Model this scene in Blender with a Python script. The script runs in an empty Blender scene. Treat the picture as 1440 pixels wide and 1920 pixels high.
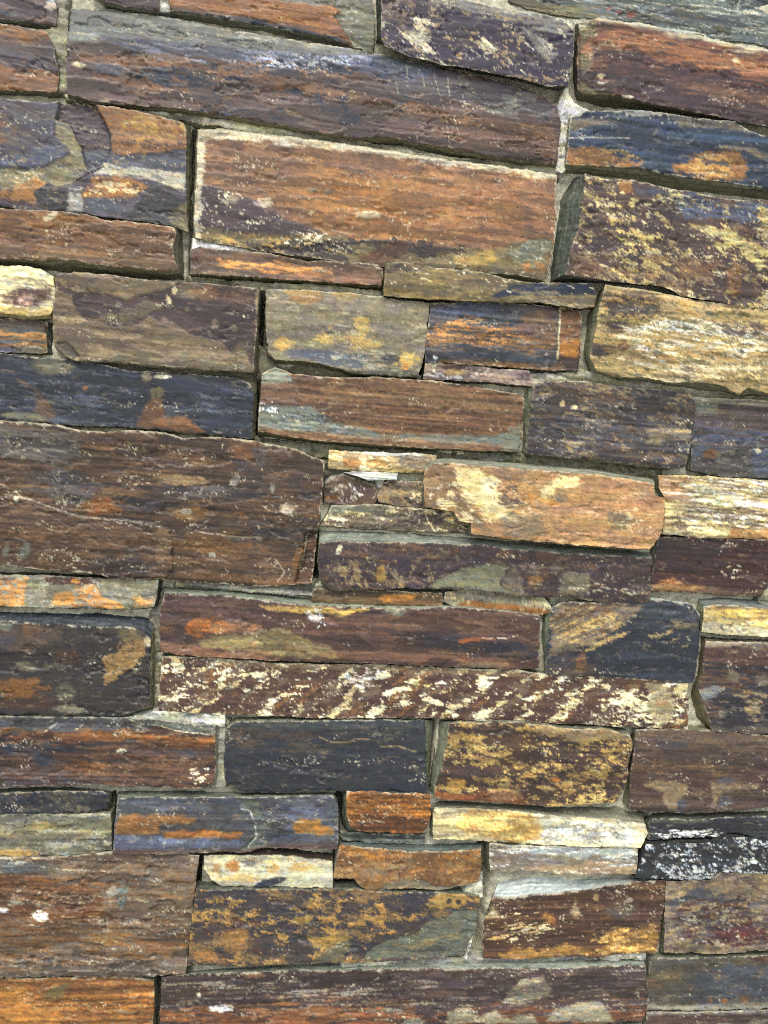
import bpy, math
import numpy as np
from mathutils import Matrix

# ------------------------------------------------------------------ camera, sky, sun, exposure
scene = bpy.context.scene
D, ZC, F = 1.15, 1.45, 1450.0                 # metres to the wall, eye height, focal length in photo pixels
YAW, PITCH, ROLL = map(math.radians, (7.71, 1.50, 3.94))
fw = np.array([math.sin(YAW)*math.cos(PITCH), math.cos(YAW)*math.cos(PITCH), -math.sin(PITCH)])
rt0 = np.array([math.cos(YAW), -math.sin(YAW), 0.0])
up0 = np.cross(rt0, fw)
rt = math.cos(ROLL)*rt0 + math.sin(ROLL)*up0
up = -math.sin(ROLL)*rt0 + math.cos(ROLL)*up0
CAM = np.array([0.0, -D, ZC])
cd = bpy.data.cameras.new('camera')
cam = bpy.data.objects.new('camera', cd)
scene.collection.objects.link(cam)
cam.matrix_world = Matrix(((rt[0], up[0], -fw[0], CAM[0]), (rt[1], up[1], -fw[1], CAM[1]),
                           (rt[2], up[2], -fw[2], CAM[2]), (0, 0, 0, 1)))
cd.sensor_fit = 'VERTICAL'
cd.sensor_height = 36.0
cd.sensor_width = 27.0
cd.lens = 36.0*F/1920.0
cd.clip_start, cd.clip_end = 0.02, 2000.0
scene.camera = cam

SUN_EL, SUN_AZ = 55.0, 197.0                  # soft overcast light from above and in front of the wall
world = bpy.data.worlds.new('World')
scene.world = world
world.use_nodes = True
wn = world.node_tree
sky = wn.nodes.new('ShaderNodeTexSky')
sky.sky_type = 'NISHITA'
sky.sun_disc = False
sky.sun_elevation = math.radians(SUN_EL)
sky.sun_rotation = math.radians(SUN_AZ)
sky.dust_density = 4.0
sky.air_density = 1.0
wn.links.new(sky.outputs[0], wn.nodes['Background'].inputs[0])
wn.nodes['Background'].inputs[1].default_value = 0.13
sd = bpy.data.lights.new('sun', 'SUN')
sd.energy = 1.5
sd.angle = math.radians(38)
sd.color = (1.0, 0.975, 0.94)
sun = bpy.data.objects.new('sun', sd)
scene.collection.objects.link(sun)
az, el = math.radians(SUN_AZ), math.radians(SUN_EL)
from mathutils import Vector
sun.rotation_euler = Vector((math.sin(az)*math.cos(el), math.cos(az)*math.cos(el), math.sin(el))).to_track_quat('Z', 'Y').to_euler()
sun.location = (0, -4, 6)
vs = scene.view_settings
vs.view_transform, vs.look, vs.gamma, vs.use_curve_mapping = 'Standard', 'None', 1.0, False
vs.exposure = 1.1
scene.cycles.filter_width = 1.1
scene.cycles.use_denoising = False
GAIN = 0.62                                   # photo colour -> albedo

# ------------------------------------------------------------------ photo pixel <-> wall
BASE = 0.017                                  # depth of the mortar bed behind the mean stone face

def wall(px, py, d):
    """photo pixel -> (x, z) where its ray meets the plane d metres in front of the mean face"""
    a, b = (np.asarray(px, float)-720)/F, -(np.asarray(py, float)-960)/F
    dx = a*rt[0]+b*up[0]+fw[0]; dy = a*rt[1]+b*up[1]+fw[1]; dz = a*rt[2]+b*up[2]+fw[2]
    t = (D-d)/dy
    return CAM[0]+t*dx, CAM[2]+t*dz

def project(x, z):
    v = np.stack([np.asarray(x, float)-CAM[0], np.zeros_like(np.asarray(x, float))+D, np.asarray(z, float)-CAM[2]], -1)
    w = v@fw
    return 720+F*(v@rt)/w, 960-F*(v@up)/w

# ------------------------------------------------------------------ noise
_r = np.random.default_rng(7)
PERM = np.concatenate([_r.permutation(512)]*3)
GA = _r.uniform(0, 2*np.pi, 512); GX, GY = np.cos(GA), np.sin(GA)

def pn(x, y, s=0):
    x = x+s*17.31+300.0; y = y+s*9.77+300.0
    xi = np.floor(x).astype(np.int64); yi = np.floor(y).astype(np.int64)
    fx = x-xi; fy = y-yi
    xi &= 511; yi &= 511
    u = fx*fx*fx*(fx*(fx*6-15)+10); v = fy*fy*fy*(fy*(fy*6-15)+10)
    def g(i, j, a, b):
        h = PERM[PERM[i]+j]
        return GX[h]*a+GY[h]*b
    n0 = g(xi, yi, fx, fy); n1 = g(xi+1, yi, fx-1, fy)
    n2 = g(xi, yi+1, fx, fy-1); n3 = g(xi+1, yi+1, fx-1, fy-1)
    a = n0+u*(n1-n0); b = n2+u*(n3-n2)
    return (a+v*(b-a))*1.4

def fbm(x, y, s=0, o=4, g=0.5):
    t = 0; a = 1.0; n = 0
    for k in range(o):
        t = t+a*pn(x*2**k, y*2**k, s+k*3.7); n += a; a *= g
    return t/n*1.25

def lines(x, y, s, lx, ly, o=3):
    """straight bedding lines: every octave is thinner but just as long"""
    t = 0; n = 0
    for k in range(o):
        a = .75**k
        t = t+a*pn(x/(lx*.8**k), y/(ly*.52**k), s+k*4.1); n += a
    return t/n*1.35

def sst(a, b, x):
    t = np.clip((x-a)/(b-a), 0, 1)
    return t*t*(3-2*t)

def poly_sd(X, Y, pts):
    """signed distance to a polygon, positive inside"""
    P = np.array(pts, float); n = len(P)
    d = np.full(X.shape, 1e9); ins = np.zeros(X.shape, bool)
    for i in range(n):
        x0, y0 = P[i]; x1, y1 = P[(i+1) % n]
        ex, ey = x1-x0, y1-y0
        t = np.clip(((X-x0)*ex+(Y-y0)*ey)/(ex*ex+ey*ey+1e-9), 0, 1)
        d = np.minimum(d, (X-x0-t*ex)**2+(Y-y0-t*ey)**2)
        c = ((y0 <= Y) != (y1 <= Y))
        if ey != 0:
            ins ^= c & (X < x0+(Y-y0)/ey*ex)
    d = np.sqrt(d)
    return np.where(ins, d, -d)

def line_d(X, Y, pts):
    d = np.full(X.shape, 1e9)
    for (x0, y0), (x1, y1) in zip(pts[:-1], pts[1:]):
        ex, ey = x1-x0, y1-y0
        t = np.clip(((X-x0)*ex+(Y-y0)*ey)/(ex*ex+ey*ey+1e-9), 0, 1)
        d = np.minimum(d, (X-x0-t*ex)**2+(Y-y0-t*ey)**2)
    return np.sqrt(d)

# ------------------------------------------------------------------ colours as the stones show them
C = dict(
    rust=(130, 90, 64), rustd=(98, 64, 48), orange=(164, 110, 60), borange=(214, 148, 84), amber=(196, 128, 50),
    pbrown=(94, 74, 70), purple=(84, 68, 76), dpurple=(60, 50, 68), maroon=(88, 54, 50), plum=(72, 58, 62),
    slate=(88, 94, 108), blue=(96, 106, 132), navy=(52, 60, 76), ink=(44, 58, 82), char=(62, 64, 68),
    ochre=(188, 150, 86), gold=(178, 142, 72), yellow=(218, 180, 100), cream=(218, 204, 164), pale=(200, 192, 168),
    ggreen=(124, 126, 110), gdark=(84, 88, 80), grey=(138, 138, 130), lgrey=(172, 174, 166), white=(232, 232, 226),
    olive=(122, 112, 80), tan=(166, 142, 106), taupe=(128, 114, 98), brown=(108, 82, 64), dbrown=(76, 60, 54),
    bgreen=(118, 128, 124), pink=(196, 160, 146), red=(176, 84, 84), lblue=(168, 176, 176), salmon=(168, 120, 92))

def col(c):
    return np.array(C[c] if isinstance(c, str) else c, float)

def tile(ox, oy):
    return lambda *v: [(ox+v[i]/2.88, oy+v[i+1]/2.88) for i in range(0, len(v), 2)]
A, B_, C_ = tile(0, 0), tile(470, 0), tile(940, 0)
D_, E_, F_ = tile(0, 400), tile(470, 400), tile(940, 400)
G_, H_, I_ = tile(0, 780), tile(470, 780), tile(940, 780)
J_, K_, L_ = tile(0, 1160), tile(470, 1160), tile(940, 1160)
M_, N_, O_ = tile(0, 1480), tile(470, 1480), tile(940, 1480)

# stains, crusts and flake scars: each returns (mask) at a vertex
def P(c, pts, n=4, a=1.0, dh=0, s=1.2): return ('P', c, pts, n, a, dh, s)
def Q(c, cx, cy, rx, ry, ang=0, n=.5, a=1.0, dh=0, s=.12): return ('Q', c, (cx, cy, rx, ry, ang), n, a, dh, s)
def N(c, cov, sx, sy, ang=0, reg=None, a=1.0, dh=0, s=.05, o=4): return ('N', c, (cov, sx, sy, ang, reg, o), 0, a, dh, s)
def V(c, v0, v1, u0=-1, u1=2, n=.15, a=1.0, dh=0, s=.04): return ('V', c, (v0, v1, u0, u1), n, a, dh, s)
def K(c, pts, w=1.5, a=1.0, dh=0, n=2.5): return ('K', c, pts, n, a, dh, w)

def mask(p, X, Y, Ys, U, W, seed):
    k, c, g, n, a, dh, s = p
    if k == 'P':
        d = poly_sd(X, Y, g)
        near = d > -3*n-4
        m = np.zeros(X.shape)
        if near.any():
            x, y = X[near], Ys[near]
            sv = (2.4 if dh == 0 else 1.0)*s*np.exp(.9*fbm(x/50, y/25, seed+3, 2))
            e = d[near]+n*(1.2*fbm(x/26, y/6, seed, 5, .68)+.9*fbm(x/45, y/25, seed+7, 2))
            e = e+(2.6 if dh == 0 else 1.0)*fbm(x/5, y/2.6, seed+5, 3, .8)
            m[near] = sst(-sv, sv, e)
            m[near] *= 1-.6*sst(.08, .5, fbm(x/14, y/4.5, seed+4, 4, .7))*(1-.6*sst(0, 5*n, d[near]))
        return m
    if k == 'Q':
        cx, cy, rx, ry, ang = g
        ca, sa = math.cos(math.radians(ang)), math.sin(math.radians(ang))
        dx, dy = X-cx, Y-cy
        r = np.sqrt(((dx*ca+dy*sa)/rx)**2+((-dx*sa+dy*ca)/ry)**2)
        m = np.zeros(X.shape); near = r < 2.2
        if near.any():
            x, y = X[near], Ys[near]
            q = max(5.0, min(rx, ry)*.8)
            sq = s*1.6*(1+min(rx, ry)/40)
            m[near] = sst(-sq, sq, 1-r[near]+n*1.15*fbm(x/(q*2), y/(q*.8), seed, 5, .7))
            m[near] *= 1-.5*sst(.05, .45, fbm(x/9, y/4, seed+4, 4, .7))
        return m
    if k == 'N':
        cov, sx, sy, ang, reg, o = g
        ca, sa = math.cos(math.radians(ang)), math.sin(math.radians(ang))
        x, y = X*ca+Ys*sa, -X*sa+Ys*ca
        wx = fbm(X/9, Ys/6, seed+1.3, 3, .6)
        f = .85*fbm(x/sx+.30*wx, y/sy+.30*wx, seed, o+1, .66)+.42*fbm(x/(sx*4), y/(sy*4), seed+2.1, 2)
        th = (0.5-cov)*1.15
        if reg is not None and reg[0] == 'D':          # diagonal trains of flecks
            _, per, slant = reg
            ph = (X+slant*Ys)/per+.8*fbm(X/120, Ys/60, seed+3.3, 3)
            th = th-.46*np.cos(2*np.pi*ph)+.24+.32*fbm(X/70, Ys/26, seed+8.8, 3)
        elif reg is not None:
            cx, cy, rx, ry = reg
            r = np.sqrt(((X-cx)/rx)**2+((Y-cy)/ry)**2)
            th = th+np.clip(r-.65, 0, 3)*1.3
        return sst(-s, s, f-th)*(1-.5*sst(.02, .5, fbm(X/7, Ys/3.6, seed+6.1, 3, .7)))
    if k == 'V':
        v0, v1, u0, u1 = g
        w = W+n*fbm(X/60, Ys/9, seed, 4, .55)
        uu = U+n*.5*fbm(X/30, Ys/12, seed+5, 3)
        return sst(v0-s, v0+s, w)*(1-sst(v1-s, v1+s, w))*sst(u0-s, u0+s, uu)*(1-sst(u1-s, u1+s, uu))
    if k == 'K':
        d = line_d(X, Y, g)
        return 1-sst(s*.5, s*1.3, d+n*np.abs(fbm(X/9, Y/7, seed, 3)))

# ------------------------------------------------------------------ materials
def slate_material(name, rough, bump, streak, lo=.66, hi=1.36):
    m = bpy.data.materials.new(name); m.use_nodes = True
    nt = m.node_tree; ns, ln = nt.nodes, nt.links
    b = ns['Principled BSDF']
    at = ns.new('ShaderNodeAttribute'); at.attribute_name = 'tint'
    geo = ns.new('ShaderNodeNewGeometry')
    mp = ns.new('ShaderNodeMapping'); mp.inputs['Scale'].default_value = (1/streak, 1, 1.3)
    ln.new(geo.outputs['Position'], mp.inputs[0])
    n1 = ns.new('ShaderNodeTexNoise'); n1.inputs['Scale'].default_value = 150; n1.inputs['Detail'].default_value = 8; n1.inputs['Roughness'].default_value = .68
    ln.new(mp.outputs[0], n1.inputs[0])
    n2 = ns.new('ShaderNodeTexNoise'); n2.inputs['Scale'].default_value = 640; n2.inputs['Detail'].default_value = 4; n2.inputs['Roughness'].default_value = .7
    ln.new(geo.outputs['Position'], n2.inputs[0])
    ad = ns.new('ShaderNodeMath'); ad.operation = 'ADD'
    ln.new(n1.outputs[0], ad.inputs[0]); ln.new(n2.outputs[0], ad.inputs[1])
    mr = ns.new('ShaderNodeMapRange')
    mr.inputs[1].default_value, mr.inputs[2].default_value = .6, 1.4
    mr.inputs[3].default_value, mr.inputs[4].default_value = lo, hi
    ln.new(ad.outputs[0], mr.inputs[0])
    mu = ns.new('ShaderNodeVectorMath'); mu.operation = 'SCALE'
    ln.new(at.outputs['Color'], mu.inputs[0]); ln.new(mr.outputs[0], mu.inputs['Scale'])
    ln.new(mu.outputs[0], b.inputs['Base Color'])
    rr = ns.new('ShaderNodeMapRange')
    rr.inputs[1].default_value, rr.inputs[2].default_value = .3, .7
    rr.inputs[3].default_value, rr.inputs[4].default_value = rough-.13, rough+.13
    ln.new(n1.outputs[0], rr.inputs[0]); ln.new(rr.outputs[0], b.inputs['Roughness'])
    b.inputs['Specular IOR Level'].default_value = .3
    bp = ns.new('ShaderNodeBump'); bp.inputs['Strength'].default_value = bump; bp.inputs['Distance'].default_value = .0009
    ln.new(n2.outputs[0], bp.inputs['Height']); ln.new(bp.outputs[0], b.inputs['Normal'])
    return m
MAT = slate_material('slate', .54, .22, 4.0)
MAT_MORTAR = slate_material('mortar', .9, 1.0, 1.0, .2, 1.85)

def srgb_lin(c):
    g = c@np.array([.35, .5, .15])
    c = g[:, None]+(c-g[:, None])*.81
    c[:, 1] += .10*np.maximum(0, c[:, 0]-c[:, 1])
    c[:, 2] -= .08*np.maximum(0, c[:, 2]-c[:, 0])
    c = 255*np.clip(c*np.array([.985, 1.0, .98])/255, 0, 1.2)**1.32*1.15
    c = np.clip(c, 0, 255)/255.0
    return np.where(c <= .04045, c/12.92, ((c+.055)/1.055)**2.4)

# ------------------------------------------------------------------ one stone
wall_root = bpy.data.objects.new('stone_facade', None)
scene.collection.objects.link(wall_root)
wall_root['label'] = 'rough ledgestone wall of rust brown, purple, blue and cream slate blocks'
wall_root['category'] = 'stone wall'

def resample(pts, n):
    p = np.array(pts, float)
    s = np.concatenate([[0], np.cumsum(np.hypot(*np.diff(p, axis=0).T))])
    t = np.linspace(0, s[-1], n)
    return np.stack([np.interp(t, s, p[:, 0]), np.interp(t, s, p[:, 1])], -1)

def length(pts):
    p = np.array(pts, float)
    return np.hypot(*np.diff(p, axis=0).T).sum()

def mesh_from(name, co, faces4, tint, mat, extra=None, crisp=None):
    me = bpy.data.meshes.new(name)
    nv = len(co); nf = len(faces4)
    me.vertices.add(nv); me.vertices.foreach_set('co', np.ascontiguousarray(co, np.float32).ravel())
    ex = [] if extra is None else list(extra)
    nl = nf*4+len(ex)
    me.loops.add(nl); me.polygons.add(nf+(1 if ex else 0))
    idx = np.concatenate([np.asarray(faces4, np.int32).ravel(), np.array(ex, np.int32)])
    me.loops.foreach_set('vertex_index', idx)
    st = list(range(0, nf*4, 4))+([nf*4] if ex else [])
    me.polygons.foreach_set('loop_start', np.array(st, np.int32))
    me.polygons.foreach_set('use_smooth', np.ones(len(st), bool))
    at = me.attributes.new('tint', 'FLOAT_COLOR', 'POINT')
    rgba = np.ones((nv, 4), np.float32); rgba[:, :3] = tint
    at.data.foreach_set('color', rgba.ravel())
    me.materials.append(mat)
    me.update(calc_edges=True)
    if crisp is not None:
        ev = np.empty(len(me.edges)*2, np.int32); me.edges.foreach_get('vertices', ev)
        mk = np.zeros(nv, bool); mk[crisp] = True
        sh = mk[ev].reshape(-1, 2).all(1)
        me.attributes.new('sharp_edge', 'BOOLEAN', 'EDGE').data.foreach_set('value', sh)
    return me

SEED = [0]
GRAIN = {'banded brown': 1.4, 'reddish brown striped': 1.3, 'brown and navy striped': 1.35, 'very large brown': 1.2, 'orange streaks': 1.3, 'grain lines': 1.35,
         'bottom left corner': 1.2, 'charcoal block': .45, 'grey tan': .4, 'tan orange': .4, 'olive worn': .7, 'gold patch': .4, 'mottled gold': .35, 'mottled with gold': .4,
         'yellow crust': .4, 'grainy': .35, 'dark violet': .35, 'rust triangle': .7, 'long purple blue': 1.0, 'cream white streaked': 1.3, 'broken right end': 1.0, 'large rust': .3, 'cream and ochre block': .8, 'long purple brown': .8, 'purple grey block right': .5, 'with tan lower': .9, 'diagonal cream': .6, 'navy block with tan': .5, 'tan spots': .45, 'big brown block': 1.0}

def stone(label, T, B, L=(), R=(), d=0.5, c0='rust', c1='brown', p=(), Tb=None, Bb=None, Lb=None, Rb=None,
          sl=(1, 1, 1, 1), side='ggreen', sp=.25, ew=.35, rg=1.0, step=2.15, mat=None, name='stone', rim=7, jag=1.0,
          topc=None, stk=1.0, base=None, mix=None, grow=1.3, slope=None):
    SEED[0] += 1
    seed = SEED[0]*1.37
    mat = mat or MAT
    base = BASE if base is None else base
    d = (.7+(d-.7)*1.35)*.9/100.0 if mat is MAT else d*.85/100.0
    sp = sp*(.05+.95*abs(math.sin(seed*4.7))) if sp < .42 else sp*.9
    gr_ = next((v_ for k_, v_ in GRAIN.items() if label and k_ in label), .25+.8*abs(math.sin(seed*3.1)))                    # how streaky this stone's cleavage is
    L = [T[0]]+list(L)+[B[0]]; R = [T[-1]]+list(R)+[B[-1]]
    nu = max(6, int(max(length(T), length(B))/step)); nv = max(5, int(max(length(L), length(R))/step))
    go = grow
    T = [(x_, y_-go) for x_, y_ in T]; B = [(x_, y_+go) for x_, y_ in B]
    L = [(x_-go, y_) for x_, y_ in [T[0]]+list(L[1:-1])+[B[0]]]; R = [(x_+go, y_) for x_, y_ in [T[-1]]+list(R[1:-1])+[B[-1]]]
    T[0], T[-1], B[0], B[-1] = L[0], R[0], L[-1], R[-1]
    t, b, l, r = resample(T, nu), resample(B, nu), resample(L, nv), resample(R, nv)
    # rough, chipped outline
    def rough(q, axis, k):
        n = len(q); s = np.arange(n)*step
        w = np.minimum(1, np.minimum(np.arange(n), np.arange(n)[::-1])/6.0)
        q = q.copy()
        q[:, axis] += jag*w*(2.2*fbm(s/38+k*31, s*0+seed, seed+k, 3)+1.3*fbm(s/8+k*13, s*0+seed, seed+k+9, 3, .7))
        return q
    t, b, l, r = rough(t, 1, 1), rough(b, 1, 2), rough(l, 0, 3), rough(r, 0, 4)
    u = np.linspace(0, 1, nu)[None, :, None]; v = np.linspace(0, 1, nv)[:, None, None]
    G = (1-v)*t[None]+v*b[None]+(1-u)*l[:, None]+u*r[:, None]-((1-u)*(1-v)*t[0]+u*(1-v)*t[-1]+(1-u)*v*b[0]+u*v*b[-1])
    X, Y = G[..., 0], G[..., 1]
    Ys = Y-(.152-.000092*Y)*(X-720)
    U = np.broadcast_to(u[..., 0], X.shape); W = np.broadcast_to(v[..., 0], X.shape)
    wid = np.hypot(*(G[:, -1]-G[:, 0]).T)[:, None]; hei = np.hypot(*(G[-1]-G[0]).T)[None, :]
    ed = np.minimum(np.minimum(U, 1-U)*wid, np.minimum(W, 1-W)*hei)     # px to the nearest edge
    # --- colour
    a = sst(-.35, .35, gr_*fbm(X/140, Ys/22, seed, 5, .6)+(1-min(gr_, 1))*fbm(X/85, Ys/48, seed, 5, .6))[..., None]
    if mix is not None: a = a*0+mix if np.isscalar(mix) else a
    colr = col(c0)*(1-a)+col(c1)*a
    gm = min(1.0, max(0.0, (gr_-.45)*1.5))
    st_ = gm*lines(X, Ys, seed+2, 520, 5.5, 4)+(1-gm)*.7*fbm(X/15, Ys/11, seed+2, 4, .65)
    bl = fbm(X/22, Ys/11, seed+4, 4, .65)
    fi = fbm(X/(5+5*gm), Ys/3.9, seed+5, 4, .75)
    ls = lines(X+30*fbm(X/200, Ys/90, seed+7.5, 2), Ys+5*fbm(X/190, Ys/60, seed+7.2, 2), seed+7, 420, 11, 3)                    # long thin bedding lines
    ln_ = (1-sst(.0, .07, np.abs(ls)))*sst(-.1, .3, fbm(X/120, Ys/30, seed+16, 3))
    colr = colr*(1+stk*(.24*st_+.12*bl+(.16+.10*gm)*fi+gr_*(.34*ls-.30*ln_)))[..., None]
    hue = fbm(X/60, Ys/24, seed+6, 5, .6)[..., None]; hu2 = fbm(X/25, Ys/9, seed+6.5, 4, .6)[..., None]
    colr = colr*(1+hue*np.array([.10, .12, -.10])+hu2*np.array([.07, -.01, -.06]))
    h = np.zeros(X.shape)
    for i, q in enumerate(p):
        m = mask(q, X, Y, Ys, U, W, seed+11+i*2.3)
        cc = col(q[1])*(1+.10*bl+.16*st_+.18*fi+gr_*(.16*ls-.15*ln_))[..., None]*(1+hu2*np.array([.16, .04, -.14])+hue*np.array([.06, .10, .02]))
        colr = colr+(cc-colr)*(m*q[4])[..., None]
        hd = q[5] if q[5] else (.45 if q[0] == 'P' else .25)*math.sin(seed*7+i*2.1)*(q[0] in 'PN')
        h = h+hd*m*.001
    tr = fbm(X/130, Ys/(16+16*gr_), seed+20, 5, .55)*1.3
    fr = tr-np.floor(tr); lev = np.floor(tr); ter = lev+sst(.95, 1.0, fr)
    colr = colr*(1+.11*np.sin(lev*2.4+seed))[..., None]
    fa_ = fbm(X/95, Ys/42, seed+28, 5, .55)+.04*fi             # flakes split off the face
    fth = .30-.12*math.sin(seed*5.3)
    flk = sst(fth-.012, fth+.012, fa_)
    colr = colr*(1-.10*flk*math.cos(seed*2.9))[..., None]
    fe = sst(fth-.06, fth, fa_)*(1-sst(fth, fth+.03, fa_))*sst(-.1, .25, fbm(X/20, Ys/14, seed+29, 3))
    colr = colr+(col('pale')-colr)*(fe*.5)[..., None]
    h -= .0019*flk*rg
    tl = sst(.86, .97, fr)*(1-sst(.985, 1.0, fr))*sst(-.05, .25, fbm(X/26, Ys/16, seed+26, 3))
    colr = colr+(col('tan')-colr)*(tl*.45)[..., None]
    # pale chips: small bruises where the patina is knocked off
    if sp:
        zone = fbm(X/75, Ys/34, seed+9, 4, .6)
        f = fbm(X/9.5+Ys/16, Ys/4.8, seed+8, 4, .75)+.85*zone
        m = sst(.86-.46*sp, .96-.46*sp, f)*.9
        sc = np.abs(fbm((X+.6*Ys)/21.0, (Ys-.35*X)/9.0, seed+10, 3, .6))       # thin broken scratches
        m = np.maximum(m, (1-sst(.012, .045, sc))*sst(.36-.55*sp, .58-.55*sp, zone+.5*fbm(X/17, Ys/13, seed+13, 3)))
        colr = colr+(col('pale')*1.04-colr)*(m*.85)[..., None]
        h -= .0004*m
    pit = sst(.62, .74, fbm(X/6.0, Ys/4.0, seed+27, 2, .7)+.35*bl)
    colr = colr*(1-.45*pit)[..., None]; h -= .0006*pit
    if ew:
        en = fbm(X/16, Ys/16, seed+14, 4, .65)
        et = ew+.22*np.exp(-(W*hei/9.0)**2)                     # lime gathers along the upper edge
        m = sst(-.7, .7, (en*6.5+et*7-3.4)-ed)*np.minimum(1, et*2)
        colr = colr+(col('pale')-colr)*(m*.75)[..., None]
    if slope is not None:                                     # a split facet leaning back from a line
        q = np.array(slope[0], float)
        h -= slope[2]*.001*np.clip((np.interp(X, q[:, 0], q[:, 1])-Y)/slope[1], 0, 1)
    # --- relief: undulation, cleavage steps along the bed, grain
    ck = (1-sst(.0, .05, np.abs(fbm(X/210, Ys/11, seed+22, 3, .5))))*sst(.05, .3, fbm(X/60, Ys/40, seed+23, 3))
    h += rg*(.0016*fbm(X/170, Ys/70, seed+21, 3)+(.0005+.0005*gm)*ter+gr_*(.00016*st_+.00014*fi)+.00006*bl-.0003*gm*ck)
    rr = rim*np.clip(.1+2.4*fbm(X/30, Ys/26, seed+25, 5, .65)-.1, .05, 2.0)
    k = np.clip(1-ed/np.maximum(rr, 1), 0, 1)
    h -= .0030*np.minimum(1, rr/7)*k*k
    fx, fz = wall(X, Y, d)
    co = np.stack([fx, -(d+h), fz], -1).reshape(-1, 3)
    tint = colr.reshape(-1, 3)
    # --- sides back to the mortar
    ii = np.arange(nu*nv).reshape(nv, nu)
    loop = np.concatenate([ii[0, :-1], ii[:-1, -1], ii[-1, :0:-1], ii[:0:-1, 0]])
    nl = len(loop)
    mpp = D/F
    def bs(q, given, which):
        n = len(q)
        x, z = wall(q[:, 0], q[:, 1], d)
        w = np.linspace(0, 1, n)
        e0 = 1-sst(0, min(.5, 14/(n*step)), w); e1 = sst(1-min(.5, 14/(n*step)), 1, w)
        l_, t_, r_, b_ = [s_*mpp for s_ in sl]
        if which in 'TB':
            z = z+(t_ if which == 'T' else -b_); x = x-l_*e0+r_*e1
        else:
            x = x+(-l_ if which == 'L' else r_); z = z+t_*e0-b_*e1
        if given is not None:
            gq = resample(given, n); gx, gz = wall(gq[:, 0], gq[:, 1], -base)
            return np.stack([gx, gz], -1), True
        return np.stack([x, z], -1), False
    bt, gt = bs(t, Tb, 'T'); bb, gb = bs(b, Bb, 'B'); bl_, gl = bs(l, Lb, 'L'); br, gr = bs(r, Rb, 'R')
    def corner(a_, ga, b_, gb_):
        return a_ if ga and not gb_ else (b_ if gb_ and not ga else (a_+b_)/2)
    TL = corner(bt[0], gt, bl_[0], gl); TR = corner(bt[-1], gt, br[0], gr)
    BL = corner(bb[0], gb, bl_[-1], gl); BR = corner(bb[-1], gb, br[-1], gr)
    def fit(q, s_, e_):
        w = np.linspace(0, 1, len(q))[:, None]
        k0 = np.clip(1-w*4, 0, 1); k1 = np.clip(w*4-3, 0, 1)
        return q+(s_-q[0])*k0+(e_-q[-1])*k1
    bt, bb, bl_, br = fit(bt, TL, TR), fit(bb, BL, BR), fit(bl_, TL, BL), fit(br, TR, BR)
    bloop = np.concatenate([bt[:-1], br[:-1], bb[:0:-1], bl_[:0:-1]])
    sidet = np.concatenate([np.zeros(nu-1), np.ones(nv-1), np.full(nu-1, 2), np.full(nv-1, 3)])
    f0 = co[loop]
    s = np.arange(nl)*step
    nk = int(np.clip(np.hypot(np.abs(bloop-f0[:, [0, 2]]).max(), d+base)/mpp/4, 8, 26))
    if step > 5: nk = 4
    ks = np.linspace(0, 1, nk+1)[1:]**1.15
    rings = [loop]; allco = [co]; allt = [tint]; base_i = nu*nv
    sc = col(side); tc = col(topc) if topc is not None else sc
    nrm = bloop-f0[:, [0, 2]]; nn = np.linalg.norm(nrm, axis=1, keepdims=True)+1e-4
    cen = f0[:, [0, 2]].mean(0)
    out = np.stack([np.where(sidet == 1, 1, np.where(sidet == 3, -1, 0)), np.where(sidet == 0, 1, np.where(sidet == 2, -1, 0))], -1).astype(float)
    for kq in ks:
        q = np.empty((nl, 3))
        xy = f0[:, [0, 2]]*(1-kq)+bloop*kq
        dep = np.full(nl, kq)*35
        w = fbm(s/26, dep/7+sidet*9, seed+30, 4, .6)
        w2 = fbm(s/7, dep/3+sidet*5, seed+35, 3, .7)
        xy = xy+out*((w*.0024+w2*.0009)*(1-.3*kq))[:, None]
        q[:, 0], q[:, 2] = xy[:, 0], xy[:, 1]
        q[:, 1] = f0[:, 1]*(1-kq)+base*kq+.0012*fbm(s/15, dep/5, seed+31, 3)*(1-kq)
        allco.append(q)
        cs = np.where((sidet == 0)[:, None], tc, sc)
        n1 = fbm(s/30, dep/4+sidet*7, seed+33, 4, .6); n2 = fbm(s/9, dep/3, seed+34, 3, .6)
        n3 = fbm(s/130, dep/1.1+sidet*4, seed+37, 3, .6)
        cc = cs*(1+.2*n1+.2*n2+.3*n3)[:, None]
        du = sst(.1, .5, n1+.4*n2)[:, None]*.3
        cc = cc*(1-du)+col('olive')*du
        li = sst(.25, .6, fbm(s/13, dep/6+sidet*3, seed+36, 4, .7))[:, None]*.55
        cc = cc*(1-li)+col('pale')*li
        if kq < .07: cc = cc*.55+tint[loop]*.45
        allt.append(cc)
        rings.append(np.arange(base_i, base_i+nl)); base_i += nl
    co = np.concatenate(allco); tint = np.concatenate(allt)
    fa = np.stack([ii[:-1, :-1], ii[1:, :-1], ii[1:, 1:], ii[:-1, 1:]], -1).reshape(-1, 4)
    fs = [fa]
    for r0, r1 in zip(rings[:-1], rings[1:]):
        fs.append(np.stack([r0, np.roll(r0, -1), np.roll(r1, -1), r1], -1))
    org = np.array([cen[0], 0, cen[1]])
    me = mesh_from(name, co-org, np.concatenate(fs), srgb_lin(tint)*GAIN, mat, rings[-1], loop)
    o = bpy.data.objects.new(name, me)
    scene.collection.objects.link(o)
    o.location = org; o.parent = wall_root
    if label: o['label'] = label
    return o

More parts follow.
